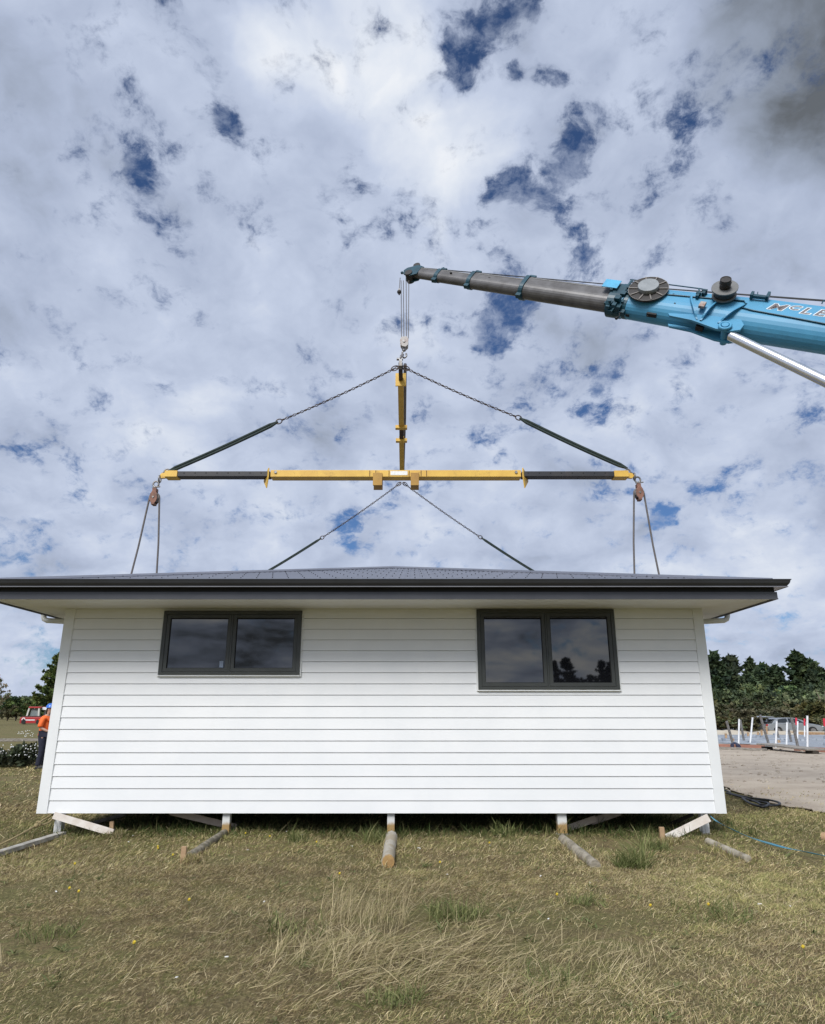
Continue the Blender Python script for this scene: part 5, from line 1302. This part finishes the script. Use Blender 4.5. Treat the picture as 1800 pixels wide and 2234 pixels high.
# ------------------------------------------------------------------ grass
GREEN = [(.075, .105, .028), (.055, .085, .024), (.095, .12, .04)]
def blades(n, xr, yr, seed, L=(.04, .12), wd=.0035, tilt=(.6, 1.45), pal=None, keep=None, center=None, coh=1.0, curl=.5):
    rs = np.random.RandomState(seed)
    if center is None:
        x = rs.uniform(*xr, n); y = rs.uniform(*yr, n)
    else:
        x = center[0] + np.clip(rs.normal(size=n), -1.5, 1.5) * xr; y = center[1] + np.clip(rs.normal(size=n), -1.5, 1.5) * yr
    if keep is not None:
        k = keep(x, y, rs); x, y = x[k], y[k]
    n = len(x)
    flow = snoise(x, y, 1.6, 4, 3) * 2.6 * coh + rs.normal(size=n) * (1.1 if coh else 3.2)
    ln = rs.uniform(L[0], L[1], n) * np.clip(1 + .30 * snoise(x, y, 2.2, 9) + .55 * snoise(x, y, 13.0, 41, 2), .35, 2.2); ln = np.maximum(ln, .02)
    tl = rs.uniform(*tilt, n); dist = np.sqrt(x * x + y * y); ww = wd * (.7 + .6 * rs.rand(n)) * np.maximum(1, dist / 6.5)
    dx, dy = np.cos(flow), np.sin(flow); g = np.array([gz(a, b) for a, b in zip(x, y)]) if n < 500000 else 0
    h = ln * np.cos(tl); r = ln * np.sin(tl)
    # width direction is random about the blade axis so cards show a face from any side
    ph = rs.rand(n) * 3.14; wx = -dy * np.cos(ph); wy = dx * np.cos(ph); wz = np.sin(ph)
    lift = rs.uniform(0, .018, n)
    base = np.stack([x, y, g - .012 + lift], 1)
    mid = base + np.stack([dx * r * .5, dy * r * .5, h * (.5 + .08 * curl) + .002], 1)
    jx = rs.normal(size=n) * .10 * ln; jy = rs.normal(size=n) * .10 * ln
    tip = base + np.stack([dx * r + jx, dy * r + jy, h * (1 - .12 * curl) + rs.uniform(-.15, .1, n) * h], 1)
    wv_ = np.stack([wx, wy, wz], 1) * ww[:, None]
    V = np.stack([base - wv_ * .5, base + wv_ * .5, mid + wv_ * .42, mid - wv_ * .42, tip], 1).reshape(-1, 3)
    i = np.arange(n)[:, None] * 5
    F = np.vstack([i + np.array([[0, 1, 2]]), i + np.array([[0, 2, 3]]), i + np.array([[3, 2, 4]])])
    col = pal(x, y, rs, n)
    return V, F, np.repeat(col, 5, 0)
def turf_col(x, y, rs, n):
    a = snoise(x, y, .8, 21, 3); b = snoise(x, y, 3.0, 22, 3)
    cols = np.array([(.56, .455, .25), (.40, .315, .165), (.335, .295, .125), (.20, .205, .075), (.20, .14, .085), (.66, .56, .35)])
    near = np.clip((9.8 - y) / 4.5, 0, 1)
    gr = np.clip(.26 + .30 * a + .22 * b - .06 * near, .04, .95)
    c_ = snoise(x, y, 13.0, 41, 2)
    u = rs.rand(n); v = rs.rand(n); gr = np.clip(gr + .16 * c_ + .08, .03, .97); idx = np.where(u < gr, np.where(v < .55, 2, 3), np.where(v < .28, 0, np.where(v < .62, 1, np.where(v < .90, 4, 5))))
    rec = np.exp(-((y - 10.3) / 1.1) ** 2) * .55       # greener where the mower cannot reach, along the wall
    idx = np.where(rs.rand(n) < rec, 3, idx)
    return cols[idx] * rs.uniform(.7, 1.3, (n, 1)) * (1 + .12 * b + .26 * c_ + .26 * np.clip(a, -1, 1))[:, None]
EDG = np.array([(p.x, p.y) for p in edge])
def on_pad(x, y):
    e = np.interp(x, EDG[:, 0][np.argsort(EDG[:, 0])], EDG[:, 1][np.argsort(EDG[:, 0])]); return (x > EDG[0, 0] - .3) & (y > e - .02)
def in_view(x, y, rs):
    return (np.abs(x) < .72 * y + 1.6) & ~on_pad(x, y) & ~((y > 13.0) & (x > -4.9) & (x < 4.1))
bare = lambda x, y: snoise(x, y, 1.1, 33, 3)
def near_keep(x, y, rs): return in_view(x, y, rs) & (rs.rand(len(x)) < np.clip(1 - 1.7 * np.clip(bare(x, y) - .16, 0, 1) - .9 * np.clip(snoise(x, y, 4.5, 55, 2) - .35, 0, 1), .12, 1))
parts = [blades(500000, (-7.5, 7.5), (3.2, 8.0), 1, (.018, .052), .0026, (.7, 1.45), turf_col, near_keep, coh=.35),
         blades(230000, (-10.5, 10.5), (7.6, 13.2), 2, (.025, .07), .0034, (.6, 1.4), turf_col, near_keep, coh=.35),
         blades(90000, (-19, 12), (12.5, 27), 3, (.03, .08), .0055, (.6, 1.4), turf_col, near_keep, coh=.3)]
# taller fringe in the shade line under the wall
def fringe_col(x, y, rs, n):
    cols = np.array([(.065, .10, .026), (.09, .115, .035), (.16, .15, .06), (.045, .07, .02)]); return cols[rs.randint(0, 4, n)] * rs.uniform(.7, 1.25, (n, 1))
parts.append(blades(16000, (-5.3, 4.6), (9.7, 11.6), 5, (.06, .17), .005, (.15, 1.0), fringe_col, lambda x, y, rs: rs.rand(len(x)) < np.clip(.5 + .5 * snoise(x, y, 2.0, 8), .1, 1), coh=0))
for (a_, b_) in (((412, 1874), (520, 1800)), ((858, 1832), (850, 1892)), ((1229, 1838), (1300, 1896)), ((1545, 1838), (1632, 1876)), ((-60, 1888), (136, 1826)), ((1455, 1838), (1475, 1832)), ((235, 1826), (262, 1824)), ((410, 1884), (425, 1880))):
    pa, pb = G(*a_), G(*b_); m_ = 5
    for q in range(m_):
        c = pa.lerp(pb, (q + .5) / m_); parts.append(blades(150, (pb - pa).length / m_ * .5 + .03, .075, int(q + abs(a_[0])), (.04, .11), .0042, (.2, 1.2), turf_col, None, (c.x, c.y), coh=0))
V = np.vstack([p[0] for p in parts]); off = np.cumsum([0] + [len(p[0]) for p in parts[:-1]]); F = np.vstack([p[1] + o for p, o in zip(parts, off)]); K_ = np.vstack([p[2] for p in parts])
props(link('turf_grass', fast_mesh('turf_grass', V, F, K_, M_grass)), 'short matted dry and olive grass covering the ground in front of the house', 'grass', kind='stuff')
# long straw and green tufts
def straw_col(x, y, rs, n):
    cols = np.array([(.60, .50, .30), (.50, .41, .235), (.40, .33, .185), (.30, .27, .12)]); return cols[rs.randint(0, 4, n)] * rs.uniform(.8, 1.2, (n, 1))
sparts = []
for (px, py, n, rx_, ry_, L, tl) in [(790, 2010, 500, .22, .16, (.12, .30), (.05, .9)), (770, 2090, 900, .34, .22, (.10, .26), (.5, 1.4)), (900, 2070, 700, .45, .18, (.10, .24), (1.1, 1.5)), (850, 2150, 800, .5, .16, (.08, .22), (.9, 1.5)), (1000, 2110, 500, .4, .2, (.08, .2), (1.0, 1.5)),
                                (1290, 2080, 500, .35, .2, (.08, .22), (.5, 1.3)), (1180, 2160, 500, .4, .15, (.08, .2), (.8, 1.5)), (980, 1950, 260, .4, .3, (.08, .2), (.6, 1.4)), (1480, 2100, 350, .4, .25, (.08, .2), (.7, 1.4)), (420, 2120, 350, .5, .2, (.07, .18), (.8, 1.5)),
                                (1550, 1970, 250, .5, .3, (.08, .2), (.8, 1.4)), (560, 2010, 250, .4, .3, (.08, .18), (.7, 1.4)), (1100, 2010, 300, .4, .3, (.07, .18), (.7, 1.4))]:
    c = G(px, py); sparts.append(blades(int(n * .8), rx_, ry_, px, L, .0032, tl, straw_col, None, (c.x, c.y), coh=.35, curl=.3))
sparts.append(blades(2600, (-9, 9), (3.6, 12), 77, (.08, .20), .0026, (.6, 1.5), straw_col, in_view, coh=0, curl=.1))
V = np.vstack([p[0] for p in sparts]); off = np.cumsum([0] + [len(p[0]) for p in sparts[:-1]]); F = np.vstack([p[1] + o for p, o in zip(sparts, off)]); K_ = np.vstack([p[2] for p in sparts])
props(link('dry_straw', fast_mesh('dry_straw', V, F, K_, M_grass)), 'long pale straw stalks flattened on the turf, thickest in the centre foreground', 'straw', kind='stuff')
def tuft_col(x, y, rs, n):
    cols = np.array([(.15, .175, .06), (.20, .215, .08), (.11, .135, .045), (.28, .27, .12)]); return cols[rs.randint(0, 4, n)] * rs.uniform(.8, 1.2, (n, 1))
for px, py, n, r, L, lab in [(1378, 1893, 420, .10, (.10, .30), 'biggest green grass tuft, right of the grey log'), (1428, 1850, 240, .10, (.08, .24), 'green tuft beside the reddish stake'), (985, 2000, 260, .12, (.07, .19), 'green tuft right of the centre straw'), (1030, 1995, 160, .09, (.06, .16), 'smaller green tuft just right of another tuft near the centre'),
                             (860, 2185, 200, .10, (.06, .16), 'green tuft below the centre straw at the bottom'), (1280, 1975, 150, .10, (.05, .14), 'low green tuft in the grass below the grey log'), (820, 1835, 160, .09, (.08, .2), 'green tuft at the left side of the middle pile'), (650, 1835, 130, .08, (.08, .2), 'green tuft in the shade line left of the middle pile'),
                             (1100, 1825, 130, .1, (.08, .18), 'green tuft in the shade line right of the middle pile'), (640, 2040, 140, .14, (.06, .15), 'yellow-green tuft left of the straw'), (100, 2040, 140, .14, (.06, .13), 'green tuft near the left edge of the foreground'), (1560, 2000, 220, .18, (.06, .15), 'dark green tuft in the right foreground'),
                             (1210, 2140, 120, .1, (.05, .14), 'thin green tuft at the bottom right of the straw')]:
    c = G(px, py); V, F, K_ = blades(n, r, r * .8, px + py, L, .0075, (.05, 1.15), tuft_col, None, (c.x, c.y), coh=0)
    o = link('grass_tuft', fast_mesh('grass_tuft', V - np.array([c.x, c.y, 0]), F, K_, M_grass), (c.x, c.y, 0)); props(o, lab, 'grass tuft', 'green grass tufts')
wrs = np.random.RandomState(12); wp = []
for k in range(150):
    y_ = wrs.uniform(3.7, 10.5); x_ = wrs.uniform(-.7, .7) * y_
    if on_pad(np.array([x_]), np.array([y_]))[0]: continue
    wp.append(blades(wrs.randint(7, 15), .022, .022, 500 + k, (.03, .075), .0105, (.75, 1.4), lambda x, y, rs, n: np.array([(.13, .16, .06), (.17, .19, .075), (.20, .19, .09)])[rs.randint(0, 3, n)] * rs.uniform(.8, 1.15, (n, 1)), None, (x_, y_), coh=0))
V = np.vstack([p[0] for p in wp]); off = np.cumsum([0] + [len(p[0]) for p in wp[:-1]]); F = np.vstack([p[1] + o for p, o in zip(wp, off)]); K_ = np.vstack([p[2] for p in wp])
props(link('broadleaf_weeds', fast_mesh('broadleaf_weeds', V, F, K_, M_grass)), 'small flat broad-leaved weeds dotted through the turf', 'weeds', kind='stuff')
for i, (px, py) in enumerate([(343, 1858), (343, 1868), (375, 1890), (160, 1911), (149, 1958), (168, 1975), (410, 1995), (535, 1828), (588, 1835), (740, 1930), (690, 1850), (1216, 1972), (1421, 2002), (1548, 2000), (1755, 2091), (1068, 1850), (290, 2083), (960, 1900)]):
    g = G(px, py); h = random.uniform(.05, .11); f = thing('dandelion', (g.x, g.y, 0), 'small yellow dandelion in the dry grass', 'flower', 'dandelions scattered in the grass')
    mb = MB().cyl((g.x, g.y, h), (g.x + .003, g.y - .006, h + .010), .011, .009, 9); mb.cyl((g.x, g.y, h + .008), (g.x + .001, g.y - .002, h + .014), .006, .003, 7); mb.build('flower_head', M_yflower, f)
    MB().tube([(g.x + .01, g.y, -.01), (g.x + .004, g.y, h * .6), (g.x, g.y, h)], .002, 4).build('stem', M_blue_strap if False else mat('green_stem', (.10, .13, .04), None, 5, .7), f)
# stones and clods over the dirt pad
mb = MB(); rnd = random.Random(21)
for k in range(900):
    d_ = 12.5 + 20 * rnd.random() ** 1.6; g = Vector((rnd.uniform(5.2, .62 * d_ + 1.5), d_, .034)); r = rnd.uniform(.012, .05) * (.6 + d_ / 25)
    if not on_pad(np.array([g.x]), np.array([g.y - .25]))[0]: continue
    mb.ball(g, r, 5, 3, (1, rnd.uniform(.6, 1.2), rnd.uniform(.35, .7)))
mb.build('gravel', mat('stone_grey', (.42, .37, .30), (.22, .18, .14), 2.5, .95), None, label='loose stones and clods over the dirt pad on the right', cat='gravel', kind='stuff')
# wood chips and pale scraps in the turf
mb = MB(); rnd = random.Random(8)
for k in range(34):
    x = rnd.uniform(-6, 6); y = rnd.uniform(4, 11); l = rnd.uniform(.01, .035); a = rnd.random() * 6
    mb.bar((x, y, .02), (x + l * math.cos(a), y + l * math.sin(a), .024), .010, .005)
mb.build('wood_chips', M_label, None, label='pale chips and scraps scattered in the turf', cat='litter', kind='stuff')
